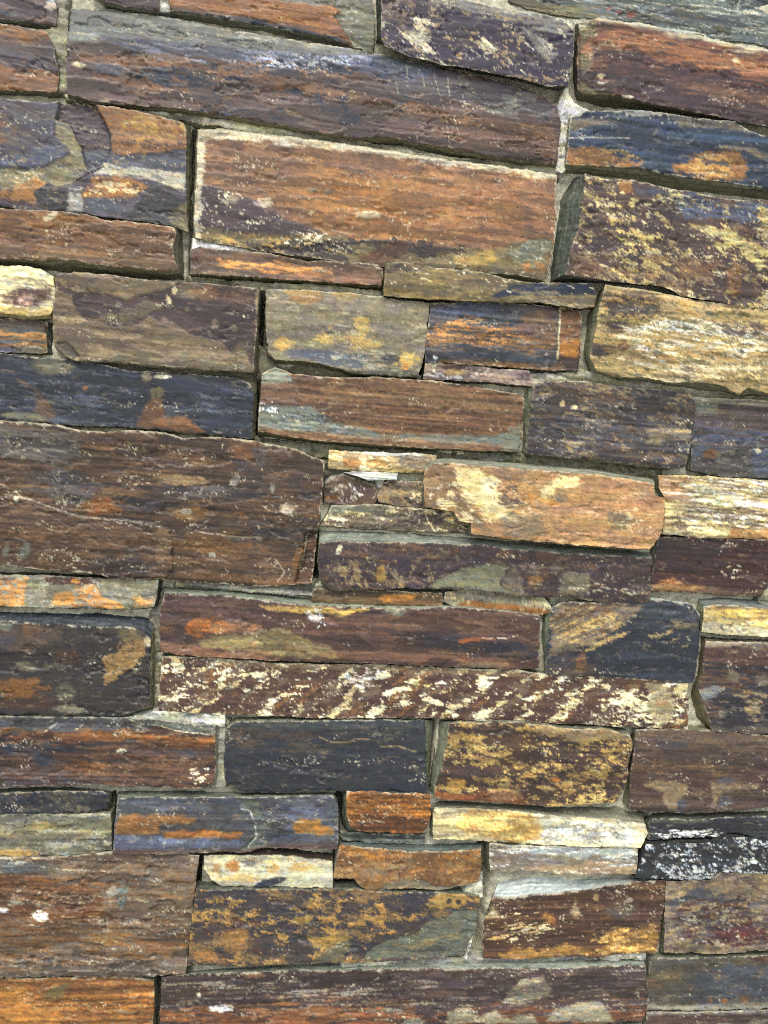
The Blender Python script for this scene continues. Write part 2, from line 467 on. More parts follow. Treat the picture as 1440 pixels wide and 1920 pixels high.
# ------------------------------------------------------------------ the stones, row by row from the top left
stone('purple block at the top left corner', [(-70, -60), (80, -45)], [(-70, 25), (0, 33), (103, 45)], R=[(104, 12)], d=.3,
      c0='pbrown', c1='purple', p=[N('slate', .35, 60, 14), Q('pale', 96, 8, 10, 14, 30, a=.7)], sl=(0, 0, 6, 3))
stone('striped rust and purple block at the left edge, second from top', [(-70, 34), (0, 45), (84, 56)], [(-70, 160), (0, 167), (104, 171)],
      L=[], R=[(100, 90), (109, 140)], d=.2, c0='purple', c1='pbrown',
      p=[V('orange', .03, .22, n=.2, a=.75, s=.1), V('rust', .64, 1.1, n=.35, s=.03), V('slate', .4, .6, a=.6, s=.1),
         K('char', A(195, 315, 240, 370, 320, 405), 1.6, 1, -2)], sl=(0, 2, 4, 2), sp=.15)
S3L = [(128, 82), (200, 67), (300, 75), (420, 88), (609, 101), (713, 104), (762, 118), (817, 125), (921, 149), (995, 170), (1044, 194)]
stone('long purple blue block with a grey top slope', [(127, 4), (180, 4), (300, 22), (470, 56), (575, 75), (665, 89), (752, 112), (817, 124), (921, 148), (995, 169), (1044, 193)],
      [(126, 174), (174, 189), (312, 199), (382, 208), (470, 222), (567, 240), (664, 256), (734, 256), (817, 271), (887, 285), (970, 297), (1044, 306)],
      R=[(1050, 230), (1046, 290)], d=1.0, c0='pbrown', c1=(104, 84, 84),
      p=[P('blue', [(190, 66), (300, 74), (420, 87), (609, 100), (713, 103), (817, 124), (800, 150), (700, 140), (600, 132), (430, 112), (300, 98), (210, 86)], 8, .85), N('rust', .5, 130, 16, reg=(420, 145, 330, 45), a=.8), P('rust', [(140, 100), (300, 104), (470, 134), (640, 170), (820, 200), (1040, 240), (1040, 262), (820, 222), (640, 190), (470, 152), (300, 120), (140, 112)], 7, .7),  # blue band paints the bluish sheen along the top into the colour
         N((150, 158, 184), .46, 40, 9, reg=(520, 104, 260, 18), a=.9), N('ink', .55, 16, 12, reg=(560, 128, 130, 18), a=.95), N('ink', .42, 30, 10, reg=(400, 140, 200, 30)), N((206, 210, 222), .36, 10, 5, reg=(560, 112, 150, 18), a=.8), N('ink', .36, 22, 9, 0, (560, 190, 330, 40), .9),
         Q('ink', 657, 224, 18, 13), Q('blue', 205, 130, 36, 9, 8, .5, .7), P('slate', [(720, 108), (820, 126), (990, 170), (1040, 200), (1030, 225), (860, 190), (720, 160)], 8, .55), P('rust', [(800, 230), (1045, 262), (1045, 300), (860, 275)], 9, .5),
         Q('cream', 148, 122, 13, 6, 10), K('pale', B_(770, 340, 800, 520), 1, .6), K('pale', B_(845, 350, 850, 480), 1, .6), K('pale', B_(920, 370, 960, 560), 1, .6),
         K('pale', B_(985, 380, 1060, 640, 1075, 790), 1.1, .7, -.6), K('pale', B_(1060, 380, 1080, 560, 1140, 780), 1, .6), K('pale', B_(1120, 400, 1165, 590), 1, .5),
         P('grey', B_(1260, 590, 1375, 570, 1340, 490, 1440, 520, 1440, 640, 1300, 610), 3, .6, -1.5), N('pale', .12, 9, 4, reg=(880, 210, 120, 50)), P((104, 110, 106), [(120, -10), (180, -10), (300, 10), (470, 44), (665, 78), (770, 112)]+S3L[6::-1], 3, .95), N((146, 152, 144), .30, 90, 6, 0, (390, 62, 330, 34), .8), N((72, 80, 84), .34, 110, 7, 0, (390, 66, 330, 34), .8), N('olive', .26, 60, 8, 0, (400, 70, 330, 34), .5), V('pale', -.1, .05, .1, .55, n=.1, a=.5)], slope=(S3L, 75, 17),
      sl=(2, 2, 2, 2), side=(120, 116, 96), topc=(100, 104, 98), sp=.3, ew=.3)
stone('orange block with dark lower edge under the top frame', [(316, -70), (480, -60), (610, -50), (690, -40)], [(320, 17), (500, 46), (609, 66), (660, 84), (699, 93)],
      R=[(702, 30), (702, 60)], d=.4, c0=(158, 104, 62), c1=(142, 92, 58),
      p=[P('ink', A(905, 45, 1440, 110, 1440, 140, 905, 62)+B_(555, 245), 1.5), P('ink', [(470, 40), (560, 52), (640, 72), (664, 84), (600, 70), (470, 46)], 2),
         P('ggreen', [(632, -60), (628, 12), (640, 18), (626, 30), (640, 50), (650, 62), (664, 86), (720, 110), (720, -60)], 3, 1, -3),
         P('grey', [(470, -60), (470, -6), (585, 10), (640, 4), (640, -60)], 3, .9, -2)], sp=.3, sl=(2, 2, 2, 3))
stone('small purple grey block wedged at the top edge', [(170, -70), (296, -70)], [(196, 0), (257, 14), (296, 18)], L=[(170, -20)], d=.6, c0='purple', c1='pbrown', sp=.3)
stone('dark grey block at the top edge', [(610, -70), (716, -70)], [(592, 0), (640, 7), (698, 27), (714, 12)], d=-1.4, c0='gdark', c1='char', sp=.1)
stone('dark violet block with cream crust at the top', [(716, -32), (790, -16), (870, 0), (940, 13), (1009, 26), (1077, 40)],
      [(722, 84), (760, 101), (830, 118), (900, 131), (970, 144), (1030, 161), (1064, 158)], L=[(717, 20), (717, 66)], R=[(1075, 85), (1069, 130)], d=2.0,
      c0='dpurple', c1=(64, 54, 78), p=[V('grey', -.1, .18, .25, 1.1, n=.25, a=.85, s=.06), N('pale', .24, 60, 22, 25), N('tan', .28, 13, 8, 10, None, .9),
         P('pale', B_(800, 100, 840, 160, 960, 190, 980, 220, 900, 215, 820, 160), 4, .8), P('grey', C_(110, 140, 200, 190, 300, 310, 260, 340, 190, 260), 5, .8),
         V('pbrown', .0, .6, -.1, .12, n=.3, a=.7)], Bb=[(724, 86), (775, 106), (830, 122), (900, 139), (970, 152), (1044, 172), (1060, 165)], sl=(4, 3, 3, 2), side='gdark', sp=.45, ew=.5)
stone('grey streaked block at the top right with red marks', [(962, -70), (1560, -70)], [(955, 1), (990, 16), (1080, 31), (1127, 34), (1252, 56), (1388, 76), (1560, 108)],
      d=-.6, c0=(112, 120, 116), c1=(96, 104, 104), p=[N('lgrey', .34, 60, 6), N('olive', .3, 40, 12, 0, (1300, 40, 120, 40), .7), V('olive', .75, 1.1, -.1, .25, n=.3, a=.8),
         Q('red', 1143, 16, 4, 3, 0, 1, .8), Q('red', 1161, 22, 5, 4, 0, 1, .8), Q('red', 1184, 26, 8, 6, 0, 1, .8), K('lgrey', C_(1290, 0, 1280, 50), 2.5)], sp=.15, ew=.1)
stone('reddish brown striped block at the upper right', [(1087, 44), (1121, 35), (1204, 45), (1252, 57), (1329, 71), (1402, 90), (1440, 93), (1560, 112)],
      [(1086, 170), (1110, 172), (1162, 175), (1204, 187), (1266, 200), (1377, 222), (1440, 233), (1560, 254)], L=[(1086, 90), (1083, 140)], d=1.4,
      c0=(134, 88, 70), c1=(96, 66, 66), p=[V((184, 122, 86), .14, .38, .12, 1.1, n=.2, a=.85, s=.07), V((78, 58, 66), .42, .56, .1, 1.1, n=.25, a=.9), V((74, 54, 62), .62, .7, .2, 1.1, n=.2, a=.6), V('purple', .7, 1.1, -.1, .8, n=.3, a=.85),
         V('salmon', .6, .75, .4, 1.1, n=.2, a=.6, s=.08), P('olive', C_(425, 100, 520, 110, 520, 180, 500, 200, 490, 320, 480, 370, 430, 400), 2, .9, -2.5),
         P('salmon', C_(425, 270, 485, 195, 500, 240, 495, 310), 2, 1), P('olive', C_(430, 430, 520, 490, 620, 500, 600, 540, 430, 560), 4, .9, -2),
         Q('cream', 1128, 141, 7, 5), Q('pale', 1130, 154, 8, 2.5), Q('pale', 1178, 180, 12, 3), Q('cream', 1380, 113, 7, 5), N('pale', .2, 12, 20, 0, (1345, 115, 30, 45)), V('pale', -.1, .06, n=.1, a=.9)],
      Bb=[(1084, 192), (1134, 205), (1240, 212), (1330, 224), (1440, 240), (1560, 262)], Lb=[(1076, 46), (1072, 120), (1076, 190)], side=(100, 96, 78), sp=.25)
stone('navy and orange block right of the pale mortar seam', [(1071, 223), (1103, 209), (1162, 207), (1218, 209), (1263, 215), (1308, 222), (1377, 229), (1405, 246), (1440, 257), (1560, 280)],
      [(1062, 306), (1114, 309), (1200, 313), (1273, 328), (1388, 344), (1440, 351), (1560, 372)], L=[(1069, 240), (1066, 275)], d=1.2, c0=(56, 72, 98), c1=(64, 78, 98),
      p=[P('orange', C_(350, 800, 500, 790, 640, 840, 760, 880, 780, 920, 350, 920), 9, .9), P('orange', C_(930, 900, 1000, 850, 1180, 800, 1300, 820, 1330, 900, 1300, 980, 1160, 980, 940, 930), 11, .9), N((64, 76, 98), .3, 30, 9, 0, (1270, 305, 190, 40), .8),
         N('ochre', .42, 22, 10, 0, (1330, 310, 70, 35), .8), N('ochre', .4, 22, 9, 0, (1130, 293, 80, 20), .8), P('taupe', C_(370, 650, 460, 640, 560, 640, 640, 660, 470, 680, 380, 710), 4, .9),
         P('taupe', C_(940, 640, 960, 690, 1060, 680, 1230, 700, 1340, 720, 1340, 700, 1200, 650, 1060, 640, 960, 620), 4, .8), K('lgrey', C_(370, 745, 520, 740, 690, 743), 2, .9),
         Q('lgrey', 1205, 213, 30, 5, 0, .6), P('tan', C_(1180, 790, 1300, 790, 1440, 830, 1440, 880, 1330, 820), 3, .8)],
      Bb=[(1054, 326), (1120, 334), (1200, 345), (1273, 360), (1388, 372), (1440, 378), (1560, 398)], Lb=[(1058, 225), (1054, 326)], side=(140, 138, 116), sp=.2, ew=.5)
stone('patchy block of purple, orange and tan flakes at the left', [(-70, 172), (0, 184), (87, 194), (115, 190), (174, 197), (222, 202), (302, 219), (341, 230)],
      [(-70, 375), (0, 385), (69, 394), (125, 396), (153, 399), (240, 411), (316, 420), (352, 434)], R=[(349, 250), (347, 326), (350, 392)], d=.8, c0='purple', c1='slate',
      p=[V('orange', .25, .42, -.2, .2, n=.3, a=.7, s=.1), P('blue', A(0, 860, 120, 820, 280, 790, 380, 820, 300, 900, 0, 930), 6, .8),
         P((136, 128, 100), A(-200, 900, 0, 905, 240, 900, 330, 850, 380, 820, 300, 730, 290, 640, 370, 660, 430, 780, 470, 915, 380, 990, 290, 1010, 200, 1010, 0, 1020, -200, 1020), 3, 1, -2.0),
         N('cream', .4, 30, 8, 0, (40, 335, 60, 22), .8),
         P((92, 78, 84), A(320, 545, 505, 562, 560, 640, 595, 730, 590, 830, 540, 900, 470, 915, 430, 780, 370, 660, 300, 640), 2, 1, -6.5),
         P('slate', A(440, 820, 590, 800, 580, 860, 540, 900, 470, 915), 4, .9),
         P('orange', A(520, 565, 700, 590, 980, 660, 1010, 700, 1005, 810, 860, 830, 700, 830, 600, 840, 600, 730, 560, 640), 5, .8, 1), N('gold', .45, 18, 9, 15, (285, 240, 80, 34), .8), N('brown', .34, 16, 10, 0, (270, 250, 80, 34), .8),
         P('slate', A(600, 830, 720, 850, 860, 820, 1005, 805, 1005, 935, 560, 880), 4, .95), P('pale', A(560, 880, 700, 910, 1005, 935, 1005, 1040, 860, 990, 700, 950, 500, 950), 4, .85, 0),
         P('orange', A(500, 960, 700, 950, 790, 1010, 740, 1060, 600, 1070, 440, 1060), 5), N('cream', .4, 20, 8, 0, (215, 355, 70, 20), .8),
         P('orange', A(-200, 1030, 0, 1020, 190, 960, 250, 990, 190, 1090, 100, 1090, 0, 1080, -200, 1080), 6, .9),
         P('char', A(185, 1040, 250, 985, 365, 1010, 370, 1140, 230, 1130), 4, 1, .6), P('char', A(690, 1160, 770, 1050, 860, 1000, 1000, 1080, 1005, 1220, 720, 1195), 5, 1, .6),
         P('slate', A(470, 1070, 640, 1080, 700, 1160, 600, 1140, 480, 1110), 3, .9), P('lgrey', A(370, 1010, 440, 1020, 450, 1140, 365, 1140), 3, .8),
         P('olive', A(900, 1150, 1010, 1080, 1020, 1260, 920, 1220), 4, .9), N('plum', .22, 24, 10, 0, None, .7), N('tan', .17, 15, 7, 0, None, .7), N('slate', .2, 40, 12, 0, None, .5), K('char', A(365, 1000, 470, 945, 560, 900), 1.5, 1, -2), K('char', A(510, 570, 590, 720, 590, 840, 550, 905), 1.3, .8, -1)],
      Rb=[(363, 242), (362, 330), (357, 436)], side=(122, 118, 96), sp=.42, rg=.9, rim=5)
stone('large rust block with purple lower left corner, upper middle', [(374, 246), (420, 246), (470, 252), (540, 260), (600, 266), (700, 280), (800, 297), (880, 308), (970, 318), (1043, 330)],
      [(368, 444), (417, 456), (490, 469), (591, 482), (678, 494), (722, 500), (817, 501), (970, 515), (1022, 526)], L=[(371, 275), (369, 347), (364, 417)], R=[(1040, 382), (1041, 412), (1037, 466)], d=.8,
      c0=(144, 104, 74), c1=(122, 90, 78),
      p=[V('salmon', .05, .5, .4, 1.0, n=.5, a=.5, s=.15), Q((168, 112, 56), 690, 390, 110, 50, 5, .9, .75, s=.35), Q((164, 108, 58), 920, 390, 80, 40, 0, .9, .5, s=.35),
         P('purple', [(374, 350), (400, 348), (440, 366), (475, 374), (520, 400), (575, 425), (610, 440), (560, 446), (480, 442), (420, 432), (370, 424)], 5),
         P('olive', [(368, 420), (420, 430), (480, 440), (620, 440), (700, 452), (760, 460), (900, 470), (960, 460), (1030, 450), (1037, 470), (1022, 530), (900, 520), (720, 510), (560, 490), (368, 450)], 8, .85),
         N('ochre', .42, 30, 9, 0, (520, 456, 240, 24), .8), N((64, 54, 52), .50, 30, 11, 0, (640, 470, 320, 26), .9), N((54, 46, 46), .6, 22, 12, 0, (560, 462, 80, 16), .9, -1.5), N((206, 200, 180), .40, 12, 6, 0, (575, 448, 75, 20), .95, 1.8), N((206, 200, 180), .26, 9, 6, 0, (420, 400, 90, 60), .9),
         P('rustd', [(670, 490), (700, 470), (750, 452), (770, 452), (760, 476), (720, 505), (680, 495)], 5, .9), Q('plum', 800, 471, 25, 8), P('gold', [(850, 480), (920, 470), (940, 490), (860, 505)], 6, .7),
         P('ggreen', F_(40, 210, 150, 135, 260, 130, 285, 180, 230, 200, 180, 285, 60, 250), 3, .95, -1), N('orange', .45, 20, 9, 0, (1000, 500, 30, 20), .8),
         Q('pale', 690, 403, 26, 7, 0, .3, .8, 1.2), Q('taupe', 586, 357, 9, 5, 0, .3, 1, 1), Q('taupe', 615, 361, 5, 5, 0, .3, 1, 1), Q((150, 134, 110), 436, 374, 12, 8, 0, .6, .9), Q('pale', 495, 380, 16, 9, 0, .7, .8),
         N('orange', .3, 60, 8, 0, (700, 380, 200, 60), .6), P((206, 200, 178), [(366, 236), (420, 240), (540, 254), (700, 274), (880, 302), (1045, 326), (1045, 336), (880, 315), (700, 289), (600, 277), (540, 272), (470, 264), (400, 259), (386, 262), (384, 300), (381, 350), (374, 420), (372, 446), (360, 446)], 7, .8)],
      Tb=[(370, 240), (420, 236), (540, 250), (700, 272), (880, 300), (1043, 325)], Lb=[(367, 246), (364, 350), (359, 446)], topc='pale', side=(150, 146, 126), sp=.4, ew=.55)
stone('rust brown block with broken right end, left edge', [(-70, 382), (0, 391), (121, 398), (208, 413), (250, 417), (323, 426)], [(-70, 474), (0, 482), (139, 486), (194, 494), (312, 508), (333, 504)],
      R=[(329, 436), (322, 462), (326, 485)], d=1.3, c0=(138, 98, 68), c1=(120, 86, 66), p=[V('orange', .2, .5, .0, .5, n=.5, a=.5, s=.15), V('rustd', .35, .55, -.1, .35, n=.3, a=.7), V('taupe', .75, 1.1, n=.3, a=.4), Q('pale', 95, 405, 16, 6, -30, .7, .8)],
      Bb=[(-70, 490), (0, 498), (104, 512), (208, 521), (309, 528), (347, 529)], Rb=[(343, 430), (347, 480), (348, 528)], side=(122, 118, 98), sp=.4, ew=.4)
stone('purple block with yellow crust and slanted sawn side, upper right', [(1100, 326), (1148, 338), (1180, 336), (1228, 347), (1273, 357), (1305, 360), (1339, 371), (1440, 378), (1560, 396)],
      [(1061, 513), (1134, 525), (1190, 530), (1239, 534), (1280, 553), (1322, 560), (1391, 574), (1440, 577), (1560, 590)], L=[(1098, 347), (1089, 417), (1082, 438)], d=2.3,
      c0=(86, 70, 72), c1=(104, 82, 76), p=[P('blue', C_(955, 1050, 1040, 1040, 1150, 1080, 1440, 1100, 1440, 1200, 1200, 1180, 1000, 1180, 950, 1150), 6, .95),
         P('slate', C_(720, 1010, 930, 1020, 950, 1080, 880, 1090, 740, 1050), 5, .8), P('orange', C_(630, 980, 700, 980, 710, 1040, 640, 1050), 3, .9),
         N('tan', .34, 40, 20, 20, None, .8), N((206, 184, 120), .30, 30, 16, 10, None, .95), N('cream', .22, 16, 9, 0, None, .9), N('rust', .26, 40, 18, 0, None, .6), P((206, 190, 130), F_(1010, 50, 1200, 80, 1330, 150, 1420, 280, 1400, 300, 1300, 180, 1180, 120, 1020, 80), 6, .9),
         Q('orange', 1378, 522, 14, 30, 0, .6, .6), Q('rust', 1100, 500, 25, 20, 0, .8, .6), K('char', C_(950, 1030, 935, 1160, 905, 1267), 1.2, .6, -1)],
      Lb=[(1073, 336), (1046, 378), (1040, 430), (1027, 529)], Bb=[(1030, 531), (1134, 531), (1239, 538), (1322, 566), (1440, 584), (1560, 600)], side=(98, 104, 94), sp=.35, ew=.4)
stone('rounded cream stone at the left edge', [(-70, 496), (0, 499), (49, 499), (76, 506), (98, 519)], [(-70, 580), (0, 586), (56, 592), (92, 589)], R=[(102, 545), (101, 570)], d=.9,
      c0=(226, 212, 168), c1=(214, 196, 150), p=[N('lgrey', .34, 18, 12, 0, None, .6), Q((112, 82, 76), 48, 556, 42, 17, -5, .5), Q('pink', 48, 562, 15, 9, 0, .4), Q('pbrown', 88, 548, 10, 12, 0, .8, .7), V('gold', .85, 1.1, n=.2, a=.5)], sl=(0, 3, 3, 4), side=(170, 158, 120), sp=0, ew=0, rim=14)
stone('small orange striped block at the left edge below the cream stone', [(-70, 592), (0, 597), (69, 598), (87, 606)], [(-70, 656), (0, 659), (87, 660)], R=[(85, 625)], d=-.2, c0='slate', c1='taupe',
      p=[V('borange', .38, .5, n=.15, a=.85), V('orange', .55, .64, n=.12, a=.8), V('orange', .72, .8, n=.12, a=.8), V('pbrown', .0, .25, n=.2, a=.7)], sl=(0, 2, 14, 2), side='gdark')
stone('purple block with olive worn patches, left of centre', [(107, 516), (146, 511), (222, 518), (309, 530), (382, 532), (484, 542)], [(103, 648), (120, 665), (142, 676), (222, 678), (319, 686), (474, 697)],
      L=[(104, 560), (100, 568), (101, 630)], R=[(484, 555), (478, 640)], d=.9, c0=(136, 118, 94), c1=(122, 102, 88),
      p=[P((80, 64, 66), D_(310, 360, 330, 390, 440, 440, 480, 395, 560, 430, 680, 460, 760, 440, 870, 420, 960, 375, 1120, 380, 1380, 400, 1370, 840, 1330, 760, 1240, 750, 1190, 690, 1100, 670, 1020, 655, 930, 590, 890, 560, 860, 580, 800, 560, 740, 610, 620, 610, 480, 590, 400, 520, 390, 440, 310, 420), 3, 1, -.7, .7),
         P('olive', D_(480, 570, 620, 540, 780, 480, 920, 490, 760, 560, 640, 600), 8, .55), P((134, 116, 92), D_(470, 400, 560, 350, 700, 345, 870, 380, 840, 430, 760, 440, 690, 465, 600, 430, 500, 430), 4, .95, .5, .7), Q((130, 112, 90), 355, 545, 32, 13, 0, .5, .9), Q('rust', 390, 548, 26, 15, 0, .8, .7), Q('rust', 450, 555, 30, 22, 0, .8, .4),
         Q('taupe', 403, 608, 7, 11), Q('taupe', 437, 615, 8, 6), Q('taupe', 350, 580, 4, 5), Q('taupe', 222, 571, 6, 5), Q('cream', 327, 545, 6, 7, 0, .8), Q('cream', 316, 564, 5, 8, 0, .8), Q((120, 106, 86), 455, 655, 18, 13, 0, .6),
         N('cream', .2, 10, 7, 0, (465, 590, 14, 50)), V((140, 128, 104), .9, 1.1, .05, 1, n=.2, a=.7), P('gdark', D_(300, 700, 360, 690, 430, 770, 400, 790), 2, .4, -3)],
      Rb=[(491, 546), (482, 699)], sl=(3, 2, 3, 3), side=(140, 136, 114), sp=.2, rg=.7)
stone('grey tan block with yellow blotches in the middle', [(499, 543), (557, 542), (640, 548), (713, 556), (748, 563), (805, 568)], [(503, 663), (516, 674), (588, 678), (619, 686), (664, 699), (783, 707)],
      L=[(498, 608)], R=[(802, 600), (797, 657), (792, 682)], d=.9, c0=(154, 142, 116), c1=(138, 128, 112),
      p=[P('ochre', E_(150, 405, 370, 410, 380, 470, 250, 490, 210, 440), 8, .8), Q('salmon', 570, 560, 28, 9, 0, .6, .6), Q('ochre', 650, 553, 26, 9, 0, .7, .7), P('blue', E_(180, 745, 370, 730, 480, 740, 640, 770, 600, 830, 450, 825, 340, 790, 200, 770), 6, .75),
         Q('yellow', 532, 645, 20, 11, 0, .7, .9), Q('yellow', 610, 636, 17, 9, 0, 1.2, .75), Q('yellow', 677, 612, 14, 17, 0, 1.2, .75), Q('yellow', 685, 645, 30, 10, 0, 1.2, .75), N('yellow', .30, 26, 12, 0, (650, 632, 80, 26), .6), Q('yellow', 762, 674, 19, 13, 0, 1.1, .9), Q('borange', 760, 688, 7, 8, 0, .5),
         P('navy', E_(700, 770, 800, 770, 800, 800, 720, 800), 4, .7), V('gdark', .9, 1.1, .6, 1.0, n=.2, a=.7), N('pale', .26, 40, 6, 0, None, .6)], sl=(3, 2, 2, 4), side=(112, 110, 86), sp=.25, ew=.3, grow=.2)
stone('thin orange brown strip below the large rust block', [(361, 468), (373, 464), (430, 470), (500, 476), (574, 489), (678, 493), (718, 504)], [(358, 512), (420, 515), (500, 520), (609, 527), (714, 534)], R=[(717, 520)], d=1.0,
      c0=(134, 98, 82), c1=(118, 92, 82), p=[V('brown', -.1, .3, n=.2, a=.8), V('borange', .38, .68, .12, .72, n=.35, a=.95), V('salmon', .55, .95, .5, 1.0, n=.4, a=.7), N('pale', .34, 26, 8, 0, (640, 505, 80, 14), .7), V('taupe', .75, 1.1, -.1, .35, n=.2, a=.6)],
      Bb=[(358, 524), (470, 530), (609, 537), (714, 547)], sl=(2, 2, 2, 2), side=(98, 96, 66), sp=.35)
stone('olive strip with a blue right end', [(725, 495), (748, 492), (817, 503), (900, 509), (950, 524), (1000, 530), (1107, 533)], [(721, 552), (760, 556), (803, 559), (887, 563), (940, 564), (1009, 566), (1086, 578), (1112, 574)], L=[(722, 520)], R=[(1119, 553)], d=1.6,
      c0=(126, 110, 78), c1=(110, 98, 72), p=[P('ink', F_(-40, 450, 20, 410, 70, 378, 480, 380, 520, 440, 380, 445, 200, 440, 120, 450), 4), P('tan', F_(60, 415, 300, 415, 320, 435, 100, 440), 4, .7), V('plum', .0, .25, .02, .12, n=.2, a=.8), N('pale', .2, 14, 6), N('gold', .34, 60, 6, 0, None, .5), P('taupe', F_(100, 455, 515, 450, 500, 510, 300, 520, 0, 480), 3, .7)],
      Bb=[(721, 558), (803, 566), (887, 570), (1009, 572), (1086, 584), (1116, 580)], sl=(3, 2, 2, 3), side=(92, 86, 56), sp=.3)
stone('blue grey block with orange streaks right of centre', [(808, 568), (900, 566), (970, 569), (1048, 574), (1087, 583)], [(797, 679), (894, 684), (970, 689), (1023, 693), (1086, 694)], L=[(804, 600), (799, 636)], R=[(1091, 596), (1089, 660)], d=.7,
      c0=(84, 88, 98), c1=(96, 88, 88), p=[Q('blue', 880, 580, 60, 14, 0, .8, .8), N('orange', .40, 70, 5, 0, (900, 625, 130, 35), .95), V('orange', .52, .68, -.1, .9, n=.35, a=.7), N('borange', .36, 40, 5, 0, (880, 625, 120, 30), .9), V('navy', .8, .95, -.1, .85, n=.15, a=.8), Q('rust', 1010, 610, 40, 25, 0, .8, .6),
         P('rust', [(1050, 574), (1090, 582), (1090, 694), (1046, 692)], 1.5, .9, -1), P('amber', [(1050, 640), (1088, 636), (1086, 672), (1048, 670)], 5, .8), P('plum', [(1046, 668), (1088, 672), (1086, 694), (1046, 692)], 4, .7),
         K('cream', [(1051, 576), (1049, 630), (1046, 672)], 2), V('orange', .93, 1.1, .1, .9, n=.1, a=.7), Q('white', 816, 670, 5, 4)], sl=(2, 2, 3, 2), side='gdark', sp=.3, ew=.5, grow=.2)
stone('thin pink and cream strip below the orange streaked block', [(799, 681), (880, 686), (940, 692), (992, 696)], [(795, 709), (887, 714), (940, 717), (997, 723)], R=[(997, 712)], d=.5, c0=(160, 138, 128), c1=(140, 118, 116),
      p=[P('maroon', E_(1000, 820, 1180, 825, 1180, 850, 1060, 845), 3, .9), N('white', .4, 16, 8, 0, (850, 700, 70, 14), .8), Q('yellow', 850, 698, 20, 6, 0, .6, .6), Q('purple', 983, 706, 12, 9, 0, .4, .6)], sl=(2, 2, 2, 2), side='gdark', sp=.4)
stone('large cream and ochre block at the right edge', [(1136, 535), (1183, 541), (1235, 549), (1287, 560), (1357, 570), (1440, 580), (1560, 596)],
      [(1122, 694), (1152, 703), (1218, 708), (1266, 716), (1320, 716), (1357, 722), (1388, 738), (1405, 725), (1440, 736), (1560, 748)], L=[(1124, 594), (1111, 655), (1108, 670)], d=2.2, c0=(192, 164, 112), c1=(172, 148, 108),
      p=[P('plum', F_(560, 430, 700, 420, 860, 450, 850, 540, 720, 560, 560, 500), 12, .6), N('ochre', .45, 50, 14, 8, (1220, 590, 130, 60), .8), N('plum', .5, 28, 13, 0, (1175, 590, 70, 40), .85), P('plum', F_(490, 700, 600, 720, 640, 750, 540, 780, 490, 760), 6, .9), Q('plum', 1157, 617, 12, 9, 0, .6),
         N((226, 214, 186), .5, 80, 8, 6, (1300, 650, 200, 60), .9), N('white', .36, 60, 7, 6, (1290, 640, 190, 60), .8), V('ochre', .55, .68, .05, 1, n=.3, a=.7), N('olive', .36, 40, 12, 8, None, .6), N('purple', .45, 24, 12, 0, (1390, 615, 60, 22), .7), Q('rust', 1170, 650, 10, 9, 0, .4),
         N('cream', .5, 60, 12, 10, (1320, 705, 150, 30), .9), N('gdark', .25, 22, 9, 10, None, .6)],
      Lb=[(1122, 548), (1101, 588), (1092, 660), (1096, 700)], Bb=[(1110, 702), (1152, 712), (1218, 719), (1266, 730), (1357, 736), (1388, 746), (1440, 744), (1560, 754)], side=(132, 132, 108), sp=.3, rg=1.8)
stone('dark blue block with a rust triangle, left edge', [(-70, 655), (0, 663), (59, 671), (139, 675), (194, 686), (250, 697), (340, 701), (441, 709), (468, 722)], [(-70, 780), (0, 787), (139, 796), (253, 801), (382, 813), (469, 822)], R=[(474, 740), (472, 790)], d=.3,
      c0=(58, 66, 84), c1=(46, 53, 66), p=[N('slate', .30, 80, 14), P('rust', D_(730, 1150, 770, 1060, 830, 990, 890, 1000, 880, 1040, 900, 1100, 1000, 1090, 1120, 1180, 1060, 1190), 4), P('slate', D_(880, 1040, 960, 1050, 900, 1110), 2, .8), Q('olive', 295, 736, 15, 10, 0, .4), Q((112, 106, 86), 98, 687, 40, 16, 5, .4, .95, .5),
         Q('rust', 85, 770, 22, 16, 40, .7, .7), Q((120, 116, 96), 45, 781, 42, 9, 5, .4, .9), K('tan', D_(0, 845, 80, 855), 2, .8), Q('rust', 160, 728, 6, 5), K('rust', D_(100, 900, 190, 950, 260, 1040), 4, .5), N('tan', .2, 12, 9, 0, (465, 750, 14, 50), .9), Q('tan', 275, 706, 10, 9, 0, .6, .8), Q('pale', 305, 706, 14, 4, 0, .6)],
      Rb=[(483, 714), (481, 823)], sl=(0, 2, 3, 2), side=(130, 128, 108), sp=.2, rg=.8)
